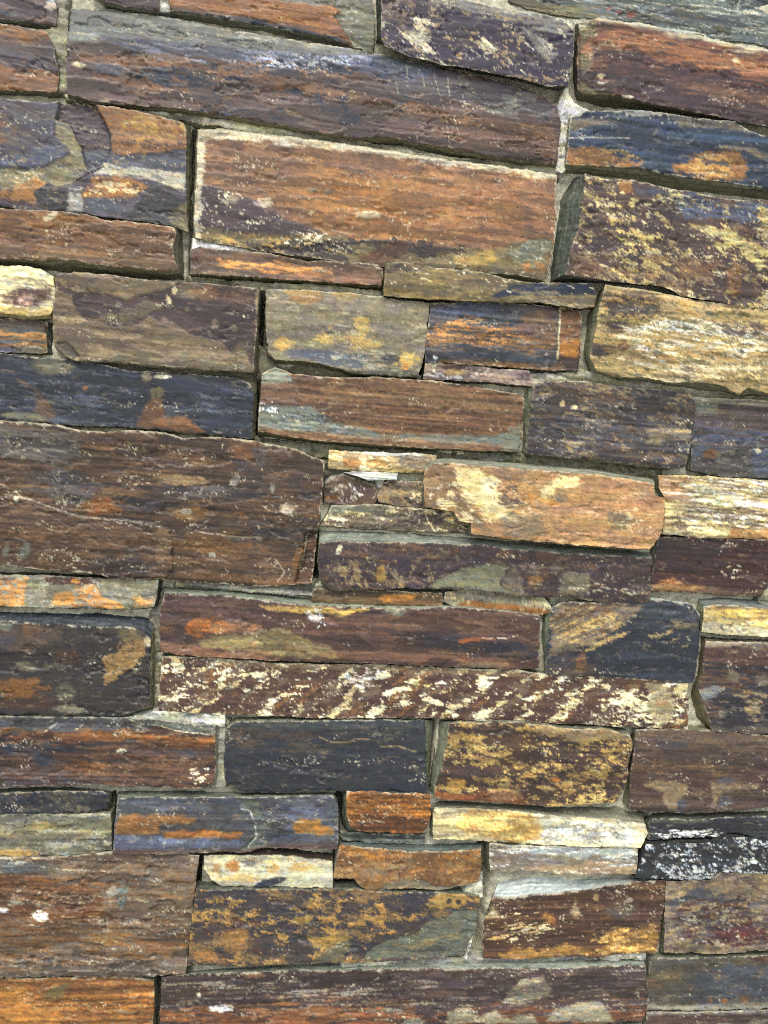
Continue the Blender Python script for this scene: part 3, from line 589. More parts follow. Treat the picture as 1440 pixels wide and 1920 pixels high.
stone('banded brown block with grey green lower left, middle', [(492, 702), (515, 689), (532, 695), (550, 703), (637, 709), (713, 708), (817, 716), (887, 726), (970, 740), (981, 748)],
      [(485, 808), (574, 822), (609, 826), (713, 833), (782, 838), (970, 846)], L=[(488, 760)], R=[(979, 782), (978, 822)], d=.7, c0=(134, 98, 70), c1=(112, 80, 60),
      p=[N((74, 52, 42), .33, 700, 5, 0, (780, 775, 260, 60), .75), N((150, 116, 84), .34, 500, 6, 0, (780, 760, 260, 60), .6), V((142, 114, 82), .15, .4, .25, 1.0, n=.2, a=.6, s=.1), V('rustd', .4, .46, .15, 1, n=.1, a=.7), V('rustd', .1, .15, .15, 1, n=.1, a=.6),
         P((124, 130, 122), E_(0, 1040, 180, 1030, 310, 1040, 370, 1080, 440, 1120, 560, 1150, 700, 1190, 1340, 1200, 1340, 1180, 1440, 1185, 1480, 1260, 900, 1230, 600, 1210, 300, 1180, 0, 1170), 4), N('lgrey', .42, 60, 6, 0, (580, 795, 120, 25), .8), N('navy', .32, 70, 6, 0, (560, 785, 90, 20), .7),
         P((150, 160, 150), E_(50, 880, 130, 825, 220, 880, 230, 915, 60, 930), 4, .9), P((128, 98, 84), E_(0, 920, 240, 915, 330, 1040, 180, 1030, 0, 1030), 5, .7), V((150, 116, 90), .9, 1.1, .0, .9, n=.1, a=.7), N('white', .24, 12, 6, 0, (500, 770, 25, 60)), P('ggreen', I_(40, 60, 110, 50, 100, 190, 0, 200), 4, .8)],
      Bb=[(484, 820), (609, 834), (713, 842), (840, 846), (970, 852)], sl=(2, 2, 2, 2), side=(108, 104, 80), sp=.2, ew=.4)
stone('dark purple grey block right of the banded brown one', [(1003, 720), (1027, 715), (1114, 717), (1183, 728), (1235, 732), (1287, 735), (1299, 745)], [(990, 850), (1079, 858), (1183, 869), (1263, 877), (1287, 873)], L=[(997, 782), (993, 820)], R=[(1305, 768), (1299, 815)], d=.9,
      c0=(90, 84, 84), c1=(78, 74, 78), p=[N('brown', .4, 40, 10, 8, None, .7), N('tan', .3, 20, 8, 10, None, .7), P('tan', I_(770, 60, 880, 50, 1030, 80, 1020, 130, 940, 140, 790, 150), 7, .8), V('slate', .5, .7, n=.4, a=.5), N('cream', .2, 12, 7, 0, (1290, 770, 18, 60)), Q('cream', 1077, 763, 7, 5), Q('cream', 1055, 757, 5, 6)],
      Lb=[(983, 728), (978, 790), (976, 846)], sl=(2, 5, 2, 3), side=(140, 142, 124), topc='pale', sp=.35)
stone('purple block with blue lower half at the right edge', [(1302, 745), (1353, 747), (1440, 752), (1560, 768)], [(1297, 880), (1330, 888), (1357, 893), (1440, 896), (1560, 906)], L=[(1306, 770), (1300, 815)], d=.3,
      c0=(98, 86, 90), c1=(108, 92, 88), p=[P('ggreen', F_(1040, 990, 1180, 1000, 1170, 1090, 1060, 1090), 3, .9), V('blue', .45, .62, n=.3, a=.8), V((96, 96, 90), .64, 1.1, n=.1, a=.8), Q('blue', 1310, 845, 14, 14, 0, .5, .7), Q('blue', 1430, 860, 20, 28, 0, .5, .8), Q('rust', 1334, 852, 13, 11, 0, .6), Q('plum', 1332, 866, 12, 6, 0, .5), Q('cream', 1422, 845, 6, 5), V('pale', -.1, .06, n=.1, a=.7), K('tan', I_(1030, 150, 1440, 165), 2, .5)], sp=.25)
stone('very large brown block with blue grey stains, left edge', [(-70, 782), (0, 790), (104, 797), (149, 808), (194, 811), (250, 808), (312, 813), (347, 823), (396, 820), (470, 827), (557, 844), (585, 856), (607, 866)],
      [(-70, 1050), (0, 1056), (87, 1066), (188, 1075), (210, 1084), (295, 1084), (333, 1089), (417, 1094), (470, 1098), (522, 1098), (584, 1092)], R=[(605, 891), (598, 971), (592, 1015)], d=.9, c0=(110, 82, 62), c1=(88, 68, 58),
      p=[N((132, 92, 56), .36, 200, 8, 0, None, .6), V((66, 52, 48), .1, .2, .3, 1.1, n=.25, a=.55, s=.06), V((70, 56, 50), .46, .56, n=.25, a=.55, s=.06), V((66, 52, 48), .66, .76, .3, 1.1, n=.3, a=.5, s=.06), P((98, 96, 96), G_(-100, 50, 200, 60, 420, 110, 450, 200, 300, 270, 150, 230, 0, 220, -100, 220), 10, .8), Q('slate', 120, 912, 60, 26, 10, 1.1, .6), Q('slate', 395, 922, 105, 12, 3, 1.1, .6), Q('navy', 265, 945, 65, 12, 5, 1.1, .6), Q('slate', 470, 865, 30, 20, 0, .8, .6),
         Q((150, 90, 44), 190, 950, 38, 17, 0, .8, .8), Q((150, 90, 44), 455, 850, 30, 15, 40, .8, .6), Q('navy', 245, 1058, 60, 14, 5, .9, .6), Q((146, 104, 56), 360, 965, 30, 18, 0, .9, .6), Q((140, 96, 52), 400, 1020, 70, 22, 0, .9, .5), V('navy', .22, .3, .75, 1.0, n=.2, a=.5), V('navy', .55, .66, .8, 1.0, n=.2, a=.5),
         P((112, 84, 66), G_(-100, 440, 0, 440, 110, 440, 290, 500, 430, 545, 560, 560, 740, 570, 870, 600, 915, 620, 935, 680, 935, 800, 900, 880, -100, 850), 4, .25, 4.6, 1.2), P('tan', G_(870, 600, 920, 625, 935, 690, 930, 790, 860, 800, 840, 700), 10, .4),
         K('pale', G_(20, 420, 140, 445, 300, 500, 430, 545, 600, 560, 740, 572, 860, 598), 1.6, .7), K('pale', G_(1075, 625, 1180, 640, 1300, 655, 1400, 655), 1.8, .7, -1), N('pale', .3, 16, 6, 0, (230, 900, 130, 14), .9), Q('tan', 340, 900, 50, 10, 4, .5, .7), N('pale', .34, 10, 7, 0, (25, 935, 20, 20), .9),
         Q('ggreen', 13, 1033, 6, 12, 20, .3), Q('ggreen', 48, 1032, 9, 15, 25, .3), Q('lgrey', 440, 903, 7, 14, 25, 1, .6), Q('lgrey', 350, 959, 11, 5, 0, 1, .7), Q('lgrey', 398, 1040, 7, 5, 0, 1, .7), Q('lgrey', 511, 914, 5, 8, 20, 1, .6), Q('pale', 540, 954, 15, 10, 0, 1.1, .8), Q('taupe', 546, 948, 7, 7, 0, .8, .8),
         P('rustd', H_(300, 640, 355, 615, 365, 870, 330, 890, 240, 900, 260, 830, 290, 740), 2, .7, -9, 3), P((150, 98, 48), H_(240, 720, 290, 700, 265, 830, 220, 830), 4, .7), K('pale', H_(355, 618, 305, 640, 290, 740, 262, 830), 1.6, .9), K('pale', H_(130, 770, 185, 840, 150, 890), 1.6, .7, -.5)],
      sl=(0, 2, 2, 3), side=(120, 116, 92), sp=.36, ew=.55, rg=.9)
stone('small cream and ochre block of the broken cluster, right of the big brown block', [(618, 845), (678, 848), (779, 851), (820, 856)], [(616, 877), (706, 884), (789, 886)], R=[(805, 872)], d=.3, c0='tan', c1=(196, 172, 122),
      p=[N('cream', .46, 26, 12, 0, (670, 860, 80, 30)), Q('orange', 660, 868, 16, 12, 0, .6, .7), Q('orange', 705, 868, 24, 9, 0, .6, .6), P('taupe', H_(770, 210, 1000, 220, 940, 290, 880, 300, 820, 270), 6, .9), V('white', -.1, .15, .3, .85, n=.2, a=.8)], sp=.3, sl=(2, 2, 2, 2))
stone('white splinter lying in the broken cluster', [(646, 887), (690, 886), (745, 889)], [(680, 894), (690, 899), (743, 899)], d=.9, c0='white', c1='lgrey', p=[], sp=0, ew=0, sl=(0, 0, 0, 0), side='lgrey', rim=3, base=.012)
stone('maroon chunk with a white smear in the broken cluster', [(611, 910), (619, 897), (644, 890), (682, 905), (710, 914)], [(609, 941), (664, 947), (700, 947)], R=[(708, 929)], d=-.1, c0=(100, 76, 68), c1=(112, 92, 80), rg=1.6,
      p=[N('lgrey', .46, 22, 9, 20, (655, 920, 44, 26), .9), N('white', .3, 14, 7, 20, (660, 920, 34, 20), .8), Q('orange', 625, 932, 14, 4, 0, .4, .7)], sp=.3, sl=(2, 8, 2, 2), topc='lgrey')
stone('brown chunk in the broken cluster', [(720, 906), (734, 902), (796, 904)], [(712, 940), (740, 947), (796, 951)], L=[(708, 929)], d=.2, c0=(124, 104, 88), c1='taupe', p=[N('tan', .45, 20, 12), N('cream', .28, 9, 9, 0, (785, 925, 20, 30)), N('plum', .34, 20, 9)], sp=.4)
stone('taupe strip with stepped right end in the broken cluster', [(624, 949), (713, 947), (796, 955), (855, 963), (860, 977), (884, 981)], [(601, 984), (678, 989), (748, 993), (793, 994), (884, 999)], L=[(616, 964)], d=.0, c0=(142, 128, 108), c1=(122, 106, 92),
      p=[N('cream', .42, 30, 10, 10), N('plum', .4, 30, 12, 0, (800, 970, 80, 20), .7), V('ggreen', .0, .35, -.1, .4, n=.2, a=.8), N('gold', .3, 20, 9, 0, (850, 985, 50, 20), .7), K('cream', H_(935, 500, 960, 570, 1000, 630), 2)], sp=.45, sl=(3, 3, 2, 3))
stone('big tan orange block with cream crust, right of centre', [(797, 886), (814, 868), (845, 871), (940, 878), (992, 882), (1114, 891), (1162, 898), (1226, 908)], [(886, 1000), (940, 1008), (1079, 1020), (1190, 1028), (1217, 1028)],
      L=[(796, 905), (799, 951), (855, 960), (862, 977), (884, 981)], R=[(1228, 929), (1246, 934), (1246, 971), (1239, 1002), (1228, 1021)], d=1.9, c0=(178, 138, 100), c1=(168, 128, 92),
      p=[P((134, 108, 84), H_(940, 290, 1000, 250, 1080, 260, 1120, 350, 1200, 420, 1200, 500, 1300, 620, 1190, 600, 1110, 510, 940, 490), 8, .85), P((140, 112, 92), H_(1250, 270, 1440, 290, 1500, 300, 1440, 360, 1330, 340), 8, .8),
         P((216, 202, 148), H_(1090, 260, 1250, 270, 1270, 310, 1340, 350, 1310, 420, 1340, 480, 1420, 510, 1400, 560, 1290, 550, 1200, 500, 1140, 420, 1120, 350), 8, .85), N('cream', .4, 30, 16, 30, (900, 940, 110, 60), .8), N('plum', .4, 24, 14, 0, (960, 920, 60, 40), .6), P((220, 204, 150), I_(190, 460, 240, 380, 330, 320, 430, 330, 420, 380, 290, 400, 240, 470), 6, .85), Q('taupe', 1048, 934, 16, 8, 0, .6, .9), P('taupe', I_(0, 540, 90, 510, 220, 540, 250, 640, 100, 660, 0, 640), 12, .7),
         N('cream', .34, 14, 9, 0, (1190, 960, 60, 50), .8), V('salmon', .1, .5, .72, 1.0, n=.3, a=.5, s=.1), Q('gdark', 1162, 975, 20, 16, 0, 1.2, .5), N('amber', .36, 40, 10, 30, (1000, 950, 60, 30), .6)],
      Tb=[(800, 872), (814, 855), (850, 857), (990, 866), (1114, 877), (1226, 896)], sl=(2, 2, 2, 4), side=(126, 124, 104), topc=(148, 148, 132), sp=.4, ew=.3)
stone('cream white streaked block at the right edge', [(1236, 892), (1322, 894), (1440, 902), (1560, 913)], [(1243, 1000), (1305, 1006), (1440, 1010), (1560, 1016)], L=[(1238, 915), (1249, 936), (1247, 975)], d=.5, c0=(204, 190, 150), c1=(186, 164, 118),
      p=[N('white', .52, 70, 8, 3, (1370, 940, 150, 55), .8), N('tan', .38, 70, 5, 3, None, .8), N('brown', .26, 50, 5, 3, None, .6), Q('pbrown', 1263, 912, 8, 7, 0, .8, .7), Q('pbrown', 1275, 985, 18, 8, 20, .8, .7), P((176, 124, 74), I_(1200, 660, 1250, 610, 1440, 620, 1700, 640, 1700, 680, 1200, 680), 6, .85), V('salmon', .0, .4, -.1, .15, n=.3, a=.6)], sp=.1, ew=0, rg=1.3)
stone('maroon block below the cream streaked one', [(1236, 1008), (1305, 1009), (1380, 1012), (1450, 1014)], [(1220, 1106), (1287, 1110), (1391, 1115), (1427, 1117)], L=[(1226, 1058)], R=[(1447, 1060), (1440, 1095)], d=.4, c0='maroon', c1=(82, 58, 58),
      p=[V('plum', .05, .5, -.1, .6, n=.4, a=.7), P((176, 120, 70), I_(820, 920, 870, 890, 930, 870, 1000, 910, 1110, 920, 1100, 940, 820, 940), 4, .9), N('tan', .3, 30, 6, 0, (1380, 1022, 80, 14), .9), N('pale', .24, 12, 6, 0, (1370, 1070, 80, 20)), V('tan', .9, 1.1, n=.15, a=.4)], sp=.35, sl=(2, 2, 8, 3))
stone('dark purple block with tan spots and a grey green scar, centre', [(601, 1020), (637, 1016), (713, 1018), (817, 1020), (900, 1024), (989, 1035), (1114, 1042), (1223, 1047)],
      [(602, 1082), (616, 1097), (633, 1103), (803, 1103), (869, 1104), (970, 1116), (1027, 1119), (1058, 1114), (1096, 1124), (1134, 1129), (1218, 1129)], L=[(597, 1050)], R=[(1221, 1075)], d=.9, c0=(82, 66, 68), c1=(74, 62, 72),
      p=[N('rust', .34, 40, 12, 0, None, .6), N('tan', .33, 22, 12, 60, (720, 1075, 140, 40), .9), N('taupe', .3, 18, 10, 0, None, .8), P((128, 128, 104), H_(970, 920, 1040, 860, 1160, 810, 1300, 790, 1380, 810, 1370, 860, 1340, 900, 1400, 950, 1300, 950, 1150, 930), 4, 1, -1.2),
         P((128, 118, 98), I_(0, 900, 60, 820, 100, 850, 130, 960, 20, 960), 8, .7), P((132, 124, 100), I_(300, 960, 340, 850, 470, 850, 480, 900, 460, 960, 500, 1000, 380, 970), 6, .8), Q((170, 124, 70), 1005, 1088, 14, 9, 0, .7, .8), N('pale', .32, 20, 8, 0, (1120, 1110, 110, 22), .8), K('taupe', I_(478, 740, 480, 850), 1.5, .7, -.5), V('pbrown', .1, .6, .86, 1.0, n=.2, a=.6), Q('gold', 715, 1075, 9, 16, 10, .7, .8), Q('pale', 636, 1030, 5, 10, 20, .6)],
      Tb=[(600, 988), (720, 994), (870, 1004), (1000, 1014), (1218, 1034)], Lb=[(596, 992), (594, 1050), (602, 1096)], topc=(136, 142, 132), side=(132, 134, 116), sp=.35, ew=.25)
stone('thin ochre strip below the purple block', [(588, 1107), (619, 1105), (730, 1109), (828, 1113)], [(584, 1132), (678, 1134), (829, 1138)], d=.2, c0=(122, 94, 64), c1=(110, 90, 64), p=[P('amber', H_(670, 990, 720, 960, 900, 965, 880, 1000, 740, 1010), 5, .9), V('rust', .5, 1, .6, 1, n=.3, a=.5)], sp=.2, topc='ggreen', sl=(2, 6, 3, 2))
stone('thin grey strip with an orange lower edge', [(836, 1112), (869, 1106), (970, 1117), (1021, 1122), (1032, 1138)], [(833, 1128), (859, 1139), (970, 1146), (1009, 1153), (1031, 1148)], d=.3, c0=(146, 140, 122), c1=(132, 124, 106), p=[V((150, 94, 52), .6, 1.1, .12, 1.1, n=.3, a=.9), N('cream', .3, 30, 8, 0, None, .7)], sp=.4)
stone('grey block with flaking orange lichen crust, left edge', [(-70, 1074), (0, 1080), (87, 1080), (194, 1086), (296, 1088)], [(-70, 1134), (0, 1136), (139, 1139), (243, 1141), (288, 1136)], R=[(292, 1112)], d=.6, c0=(150, 146, 126), c1=(138, 132, 112),
      p=[P('maroon', G_(220, 865, 380, 870, 550, 885, 540, 915, 400, 910, 270, 905), 3, .9), Q('maroon', 10, 1090, 16, 7, 0, .6, .8), P('borange', G_(-200, 900, 60, 890, 150, 870, 130, 960, 140, 1020, 60, 1030, -200, 1030), 4, .95, .6), P('borange', G_(280, 1020, 290, 960, 340, 950, 430, 930, 500, 910, 540, 960, 560, 980, 640, 1000, 670, 1035, 500, 1035, 400, 1030), 5, .95, .6), P('borange', G_(720, 1030, 730, 1000, 830, 985, 820, 1030), 3, .9), Q('borange', 142, 1089, 9, 5), Q('ochre', 258, 1122, 10, 5), N('lgrey', .3, 12, 7, 0, None, .9)],
      sl=(0, 3, 5, 4), side=(84, 86, 78), sp=.2)
stone('charcoal brown block with a gold patch at its right, left edge', [(-70, 1160), (0, 1165), (35, 1169), (100, 1174), (174, 1177), (250, 1178), (271, 1188), (281, 1204)], [(-70, 1334), (0, 1337), (69, 1340), (156, 1339), (229, 1342), (253, 1331), (280, 1320)], R=[(278, 1264)], d=1.0,
      c0=(74, 66, 64), c1=(64, 64, 66), p=[P((116, 92, 80), J_(-200, 20, 100, 30, 380, 60, 280, 130, 180, 190, 130, 190, 0, 160, -200, 160), 10, .7), Q('rust', 55, 1180, 18, 12, 0, .8, .6), Q('rustd', 125, 1230, 25, 14, 0, .9, .7), P((176, 138, 86), J_(545, 205, 620, 190, 660, 120, 720, 55, 780, 110, 800, 190, 700, 270, 570, 350), 9, .85, .6), P('olive', J_(640, 60, 760, 40, 790, 120, 720, 130, 660, 160), 8, .6), N('plum', .32, 16, 10, 0, (235, 1205, 30, 25), .8), N('orange', .3, 20, 9, 20, (235, 1250, 50, 30), .6), N('cream', .26, 12, 8, -30, (245, 1230, 30, 40), .8), Q('cream', 279, 1203, 9, 10, 0, .5, .9),
         Q((160, 100, 46), 35, 1290, 50, 18, 0, .9, .8), Q('rustd', 40, 1318, 80, 14, 0, .9, .7), Q((112, 108, 92), 122, 1298, 18, 18, 30, .5, .9), Q((140, 136, 116), 130, 1331, 28, 7, 5, .4, .95, .6), Q((120, 112, 92), 50, 1250, 18, 9, 20, .6, .8), Q('slate', 15, 1200, 20, 14, 0, .8, .6), Q('ggreen', 10, 1175, 14, 8), N('rustd', .26, 8, 50, 0, (220, 1310, 60, 30), .5)],
      Tb=[(-70, 1138), (0, 1143), (139, 1147), (285, 1146)], Rb=[(297, 1165), (295, 1222), (291, 1328)], topc=(70, 78, 90), side=(134, 130, 106), sp=.15, ew=.3)
stone('long purple brown block with an orange left end, centre', [(309, 1115), (417, 1119), (500, 1127), (522, 1133), (581, 1137), (678, 1139), (710, 1143), (862, 1141), (970, 1149), (1010, 1156)], [(302, 1219), (330, 1227), (500, 1237), (630, 1242), (720, 1243), (817, 1249), (970, 1254), (1010, 1253)], L=[(300, 1160)], R=[(1012, 1200)], d=.9,
      c0=(102, 74, 66), c1=(90, 68, 68), p=[V((118, 86, 66), .1, .35, .3, 1.0, n=.4, a=.6, s=.1), P((172, 102, 46), G_(1010, 1130, 1060, 1100, 1200, 1110, 1300, 1140, 1200, 1170, 1060, 1190, 1010, 1170), 8, .9), Q('salmon', 440, 1180, 50, 14, 0, .8, .6), P((148, 134, 92), J_(1070, 120, 1200, 90, 1440, 60, 1560, 60, 1680, 120, 1800, 170, 1820, 215, 1600, 210, 1400, 190, 1200, 180, 1100, 150), 8, .9), V('salmon', .85, 1.1, .0, .3, n=.2, a=.6), Q('rust', 315, 1178, 16, 8, 0, .7, .7),
         P('yellow', H_(50, 1025, 290, 1030, 480, 1050, 620, 1035, 640, 1050, 560, 1060, 490, 1085, 410, 1070, 280, 1060, 100, 1050), 4, .9), P('ggreen', H_(680, 1030, 900, 1035, 850, 1050, 810, 1085, 760, 1070), 4, .9), Q('navy', 860, 1205, 80, 16, 5, .9, .55), Q('navy', 960, 1220, 50, 16, 5, .9, .7), P((170, 96, 54), H_(1120, 1210, 1200, 1195, 1330, 1205, 1250, 1215, 1130, 1225), 2, .9), K('pale', H_(1240, 1200, 1380, 1200, 1440, 1185), 1.2, .8), N('white', .5, 12, 12, 0, (593, 1152, 20, 16), .9), N('white', .3, 5, 9, 0, (600, 1165, 26, 16), .9), Q('taupe', 910, 1247, 50, 6, 0, .4, .7), V('rust', .78, .95, .35, 1, n=.3, a=.5)],
      Tb=[(306, 1098), (417, 1104), (520, 1113), (580, 1120), (720, 1128), (862, 1130), (1010, 1148)], sl=(3, 2, 2, 2), topc=(140, 146, 132), side=(118, 116, 96), sp=.35, ew=.35)
stone('long reddish brown block with diagonal cream flecks', [(306, 1232), (392, 1234), (500, 1244), (713, 1248), (817, 1253), (970, 1257), (1023, 1266), (1114, 1268), (1242, 1277), (1289, 1282)], [(298, 1331), (396, 1337), (500, 1341), (609, 1346), (782, 1344), (940, 1352), (1016, 1354), (1114, 1358), (1218, 1364), (1288, 1367)], L=[(301, 1280)], R=[(1291, 1313)], d=.5,
      c0=(102, 74, 66), c1=(92, 66, 60), p=[N('orange', .24, 60, 16, -40, None, .6), N('taupe', .40, 40, 20, -38, ('D', 68, 1.1), .6), N((206, 192, 146), .27, 26, 16, -30, ('D', 68, 1.1), .9, .4), N((228, 220, 188), .27, 30, 10, -3, ('D', 68, 1.1), .97, .7), N((224, 214, 180), .13, 14, 7, -3, None, .95, .4), N((228, 220, 188), .34, 20, 8, -4, (390, 1265, 110, 40), .9), N((222, 212, 176), .44, 16, 9, 0, (1210, 1325, 100, 45), .95), P((160, 150, 118), L_(790, 350, 880, 340, 930, 420, 940, 520, 860, 570, 780, 500, 800, 430), 8, .85), Q('salmon', 1240, 1318, 14, 8, 0, .8, .7), V((138, 122, 92), .0, .1, .1, .7, n=.1, a=.6), N('white', .4, 14, 7, 0, (690, 1270, 60, 25), .8)],
      sl=(2, 2, 3, 3), sp=.5, ew=.45, rg=.8)
stone('dark navy block with tan diagonal streaks, right', [(1036, 1142), (1055, 1130), (1134, 1132), (1228, 1126), (1298, 1135), (1312, 1153)], [(1025, 1264), (1107, 1266), (1190, 1271), (1259, 1276), (1299, 1280)], L=[(1032, 1162), (1026, 1229)], R=[(1311, 1200), (1305, 1250)], d=.8,
      c0=(62, 68, 80), c1=(54, 60, 72), p=[P((132, 116, 98), I_(270, 1040, 330, 1000, 560, 1010, 760, 1020, 720, 1080, 600, 1150, 560, 1200, 480, 1230, 420, 1260, 260, 1290), 10, .95), N((188, 158, 104), .4, 70, 9, -28, (1100, 1175, 90, 50), .9), N('brown', .4, 40, 12, -28, (1110, 1160, 90, 40), .8), N('tan', .32, 50, 8, -18, (1260, 1190, 60, 45), .9), P('tan', L_(910, 60, 940, 30, 1070, 20, 1060, 40, 950, 60), 3, .8), V('brown', .8, 1.1, -.1, .35, n=.3, a=.6), Q((150, 96, 60), 1090, 1240, 9, 18, 10, .7, .7), V('slate', .0, .25, .6, 1.0, n=.3, a=.5), N('cream', .3, 6, 6, 0, (1042, 1255, 14, 12))],
      Lb=[(1016, 1148), (1012, 1180), (1022, 1266)], sl=(2, 4, 3, 2), side=(132, 138, 120), topc='lgrey', sp=.3)
stone('small yellow and cream block at the right edge', [(1322, 1139), (1357, 1135), (1440, 1144), (1560, 1156)], [(1317, 1184), (1357, 1188), (1440, 1193), (1560, 1200)], L=[(1321, 1160)], d=.8, c0=(206, 170, 100), c1=(206, 190, 150),
      p=[N('cream', .45, 40, 12), V((196, 190, 168), .6, 1.1, -.1, .5, n=.3, a=.8), V('yellow', .1, .5, n=.4, a=.7), N('taupe', .28, 16, 9, 0, None, .8), V('taupe', -.1, .08, .1, .6, n=.1, a=.7)], Tb=[(1312, 1118), (1360, 1116), (1440, 1124), (1560, 1136)], Lb=[(1302, 1122), (1304, 1186)], topc=(124, 130, 128), side=(132, 132, 112), sp=.25)
stone('maroon and navy block with tan patches at the right edge', [(1326, 1204), (1357, 1205), (1440, 1206), (1560, 1212)], [(1337, 1371), (1380, 1373), (1440, 1375), (1560, 1379)], L=[(1322, 1229), (1318, 1262), (1309, 1286), (1324, 1327)], d=.9,
      c0=(70, 66, 74), c1=(60, 62, 74), p=[V((112, 78, 72), -.1, .28, n=.2, a=.85), V('rust', .35, .5, -.1, .4, n=.3, a=.7), Q('taupe', 1375, 1268, 12, 12, 0, .6), Q('taupe', 1432, 1275, 14, 12, 0, .6), Q('tan', 1412, 1332, 18, 8, 0, .8), N('tan', .3, 30, 8, 0, (1400, 1330, 90, 45), .8), P('lgrey', L_(1060, 390, 1160, 360, 1210, 370, 1120, 450, 1080, 470), 5, .6), V('taupe', .93, 1.1, n=.1, a=.7), V('pale', -.1, .06, n=.08, a=.6), V('salmon', .7, .85, -.1, .15, n=.2, a=.5)],
      Lb=[(1313, 1190), (1306, 1260), (1292, 1300), (1300, 1345), (1330, 1368)], side=(124, 116, 90), topc=(120, 110, 100), sp=.4, rg=1.2)
stone('brown and navy striped block at the left edge', [(-70, 1342), (0, 1345), (87, 1346), (243, 1348), (300, 1352), (404, 1362)], [(-70, 1472), (0, 1473), (174, 1471), (312, 1476), (371, 1478), (399, 1469)], R=[(400, 1403), (404, 1450)], d=.9,
      c0=(92, 66, 58), c1=(80, 62, 62), p=[V((86, 90, 98), -.1, .22, -.1, .72, n=.15, a=.9), P((112, 120, 114), J_(700, 545, 900, 560, 1170, 570, 1160, 630, 950, 610, 860, 580, 730, 565), 3, .95), V((148, 92, 48), .2, .38, .15, 1.1, n=.15, a=.85, s=.05), V('maroon', .25, .36, -.1, .5, n=.15, a=.7), V('navy', .36, .46, .1, .7, n=.2, a=.7), Q('navy', 82, 1423, 20, 11, 0, .7), Q('navy', 15, 1405, 12, 14, 0, .9, .8), Q('navy', 120, 1406, 25, 5, 0, .9, .8), Q((146, 90, 42), 165, 1438, 40, 12, 0, 1, .6), Q('slate', 350, 1412, 45, 8, 0, .8, .7), V('slate', .8, .92, -.1, .55, n=.3, a=.5), V('rust', .5, .95, .5, 1.0, n=.6, a=.5), K('pale', J_(700, 545, 740, 570, 860, 580, 950, 608, 1150, 630), 1.6, .9), Q('pale', 226, 1408, 10, 5, 0, .8), K('pale', J_(310, 565, 240, 612), 1.6, .8), K('pale', J_(450, 570, 410, 600), 1.6, .8), N('pale', .32, 12, 6, 0, (370, 1450, 30, 30))],
      Rb=[(420, 1356), (417, 1400), (414, 1470)], sl=(0, 4, 2, 3), topc='lgrey', side=(146, 146, 130), sp=.42, ew=.4)
stone('charcoal block in the lower middle', [(426, 1366), (441, 1355), (500, 1354), (678, 1352), (796, 1352)], [(425, 1468), (451, 1483), (470, 1486), (626, 1481), (644, 1482), (801, 1488)], L=[(422, 1410)], R=[(798, 1403), (797, 1450)], d=.6,
      c0=(62, 65, 72), c1=(56, 60, 68), p=[N((98, 86, 78), .34, 60, 10, 0, (600, 1385, 190, 40), .7), V('brown', .0, .35, -.1, .4, n=.4, a=.4), N('ink', .3, 50, 14, 0, None, .6), K('tan', K_(370, 640, 430, 665, 530, 670, 560, 650, 640, 650), 1.8, .8, -.8), K('tan', K_(700, 690, 800, 690, 890, 720), 2, .8, -.6), K('taupe', K_(100, 770, 220, 800), 1.5, .7), N('pale', .22, 12, 6, 0, (560, 1430, 60, 20), .8), V((90, 98, 96), .0, .12, n=.1, a=.5)],
      Rb=[(813, 1350), (807, 1420), (803, 1482)], sl=(3, 3, 2, 3), side=(130, 130, 112), sp=.2, rg=1.1)
stone('dark brown block mottled with gold crust', [(846, 1357), (970, 1355), (1079, 1370), (1134, 1368), (1180, 1380)], [(818, 1494), (831, 1499), (921, 1502), (1030, 1511), (1079, 1509), (1155, 1503)], L=[(840, 1386), (831, 1438), (816, 1478)], R=[(1185, 1395), (1180, 1424), (1173, 1472)], d=1.0,
      c0=(92, 68, 56), c1=(82, 66, 64), p=[N((176, 144, 84), .40, 34, 16, 0, None, .9, .4), N((198, 170, 106), .29, 20, 10, 0, None, .95, .4), N((96, 78, 74), .34, 30, 14, 0, (1110, 1440, 80, 40), .8), Q((200, 150, 70), 855, 1470, 18, 9, 0, .7, .9), Q((196, 120, 52), 1043, 1462, 9, 4), V((134, 72, 44), .9, 1.1, -.1, .5, n=.1, a=.8), V('tan', -.1, .14, .5, 1.0, n=.2, a=.8), Q('salmon', 950, 1490, 30, 14, 0, .8, .7)],
      Lb=[(822, 1350), (812, 1420), (804, 1478)], sl=(2, 5, 2, 3), side=(132, 136, 118), topc=(124, 124, 108), sp=.2)
stone('purple brown block with tan lower patches, right edge', [(1194, 1369), (1253, 1368), (1332, 1372), (1440, 1380), (1560, 1386)], [(1183, 1518), (1218, 1522), (1305, 1523), (1374, 1521), (1440, 1512), (1560, 1508)], L=[(1188, 1427), (1182, 1460)], d=.8,
      c0=(100, 80, 72), c1=(92, 74, 70), p=[V((122, 102, 88), -.1, .2, n=.3, a=.7), V((140, 106, 72), .42, .5, -.1, .5, n=.2, a=.6), V((92, 62, 60), .55, .75, n=.3, a=.6), P((150, 132, 102), L_(760, 890, 860, 870, 1020, 890, 1000, 940, 970, 980, 950, 1040, 900, 1030, 870, 950), 6, .9), P((146, 128, 100), L_(1140, 890, 1400, 890, 1380, 920, 1200, 930, 1170, 1010, 1140, 1010), 6, .9), Q('slate', 1278, 1512, 8, 14, 0, .6, .9), Q('slate', 1362, 1503, 12, 10, 0, .6, .8), Q('slate', 1262, 1397, 26, 7, 0, .8, .6), Q('blue', 1365, 1464, 18, 6, 0, .7, .5), N('pale', .2, 10, 7, 0, (1350, 1510, 30, 14))],
      Lb=[(1181, 1374), (1178, 1430), (1164, 1498)], sl=(2, 3, 2, 3), side=(122, 120, 98), sp=.25)
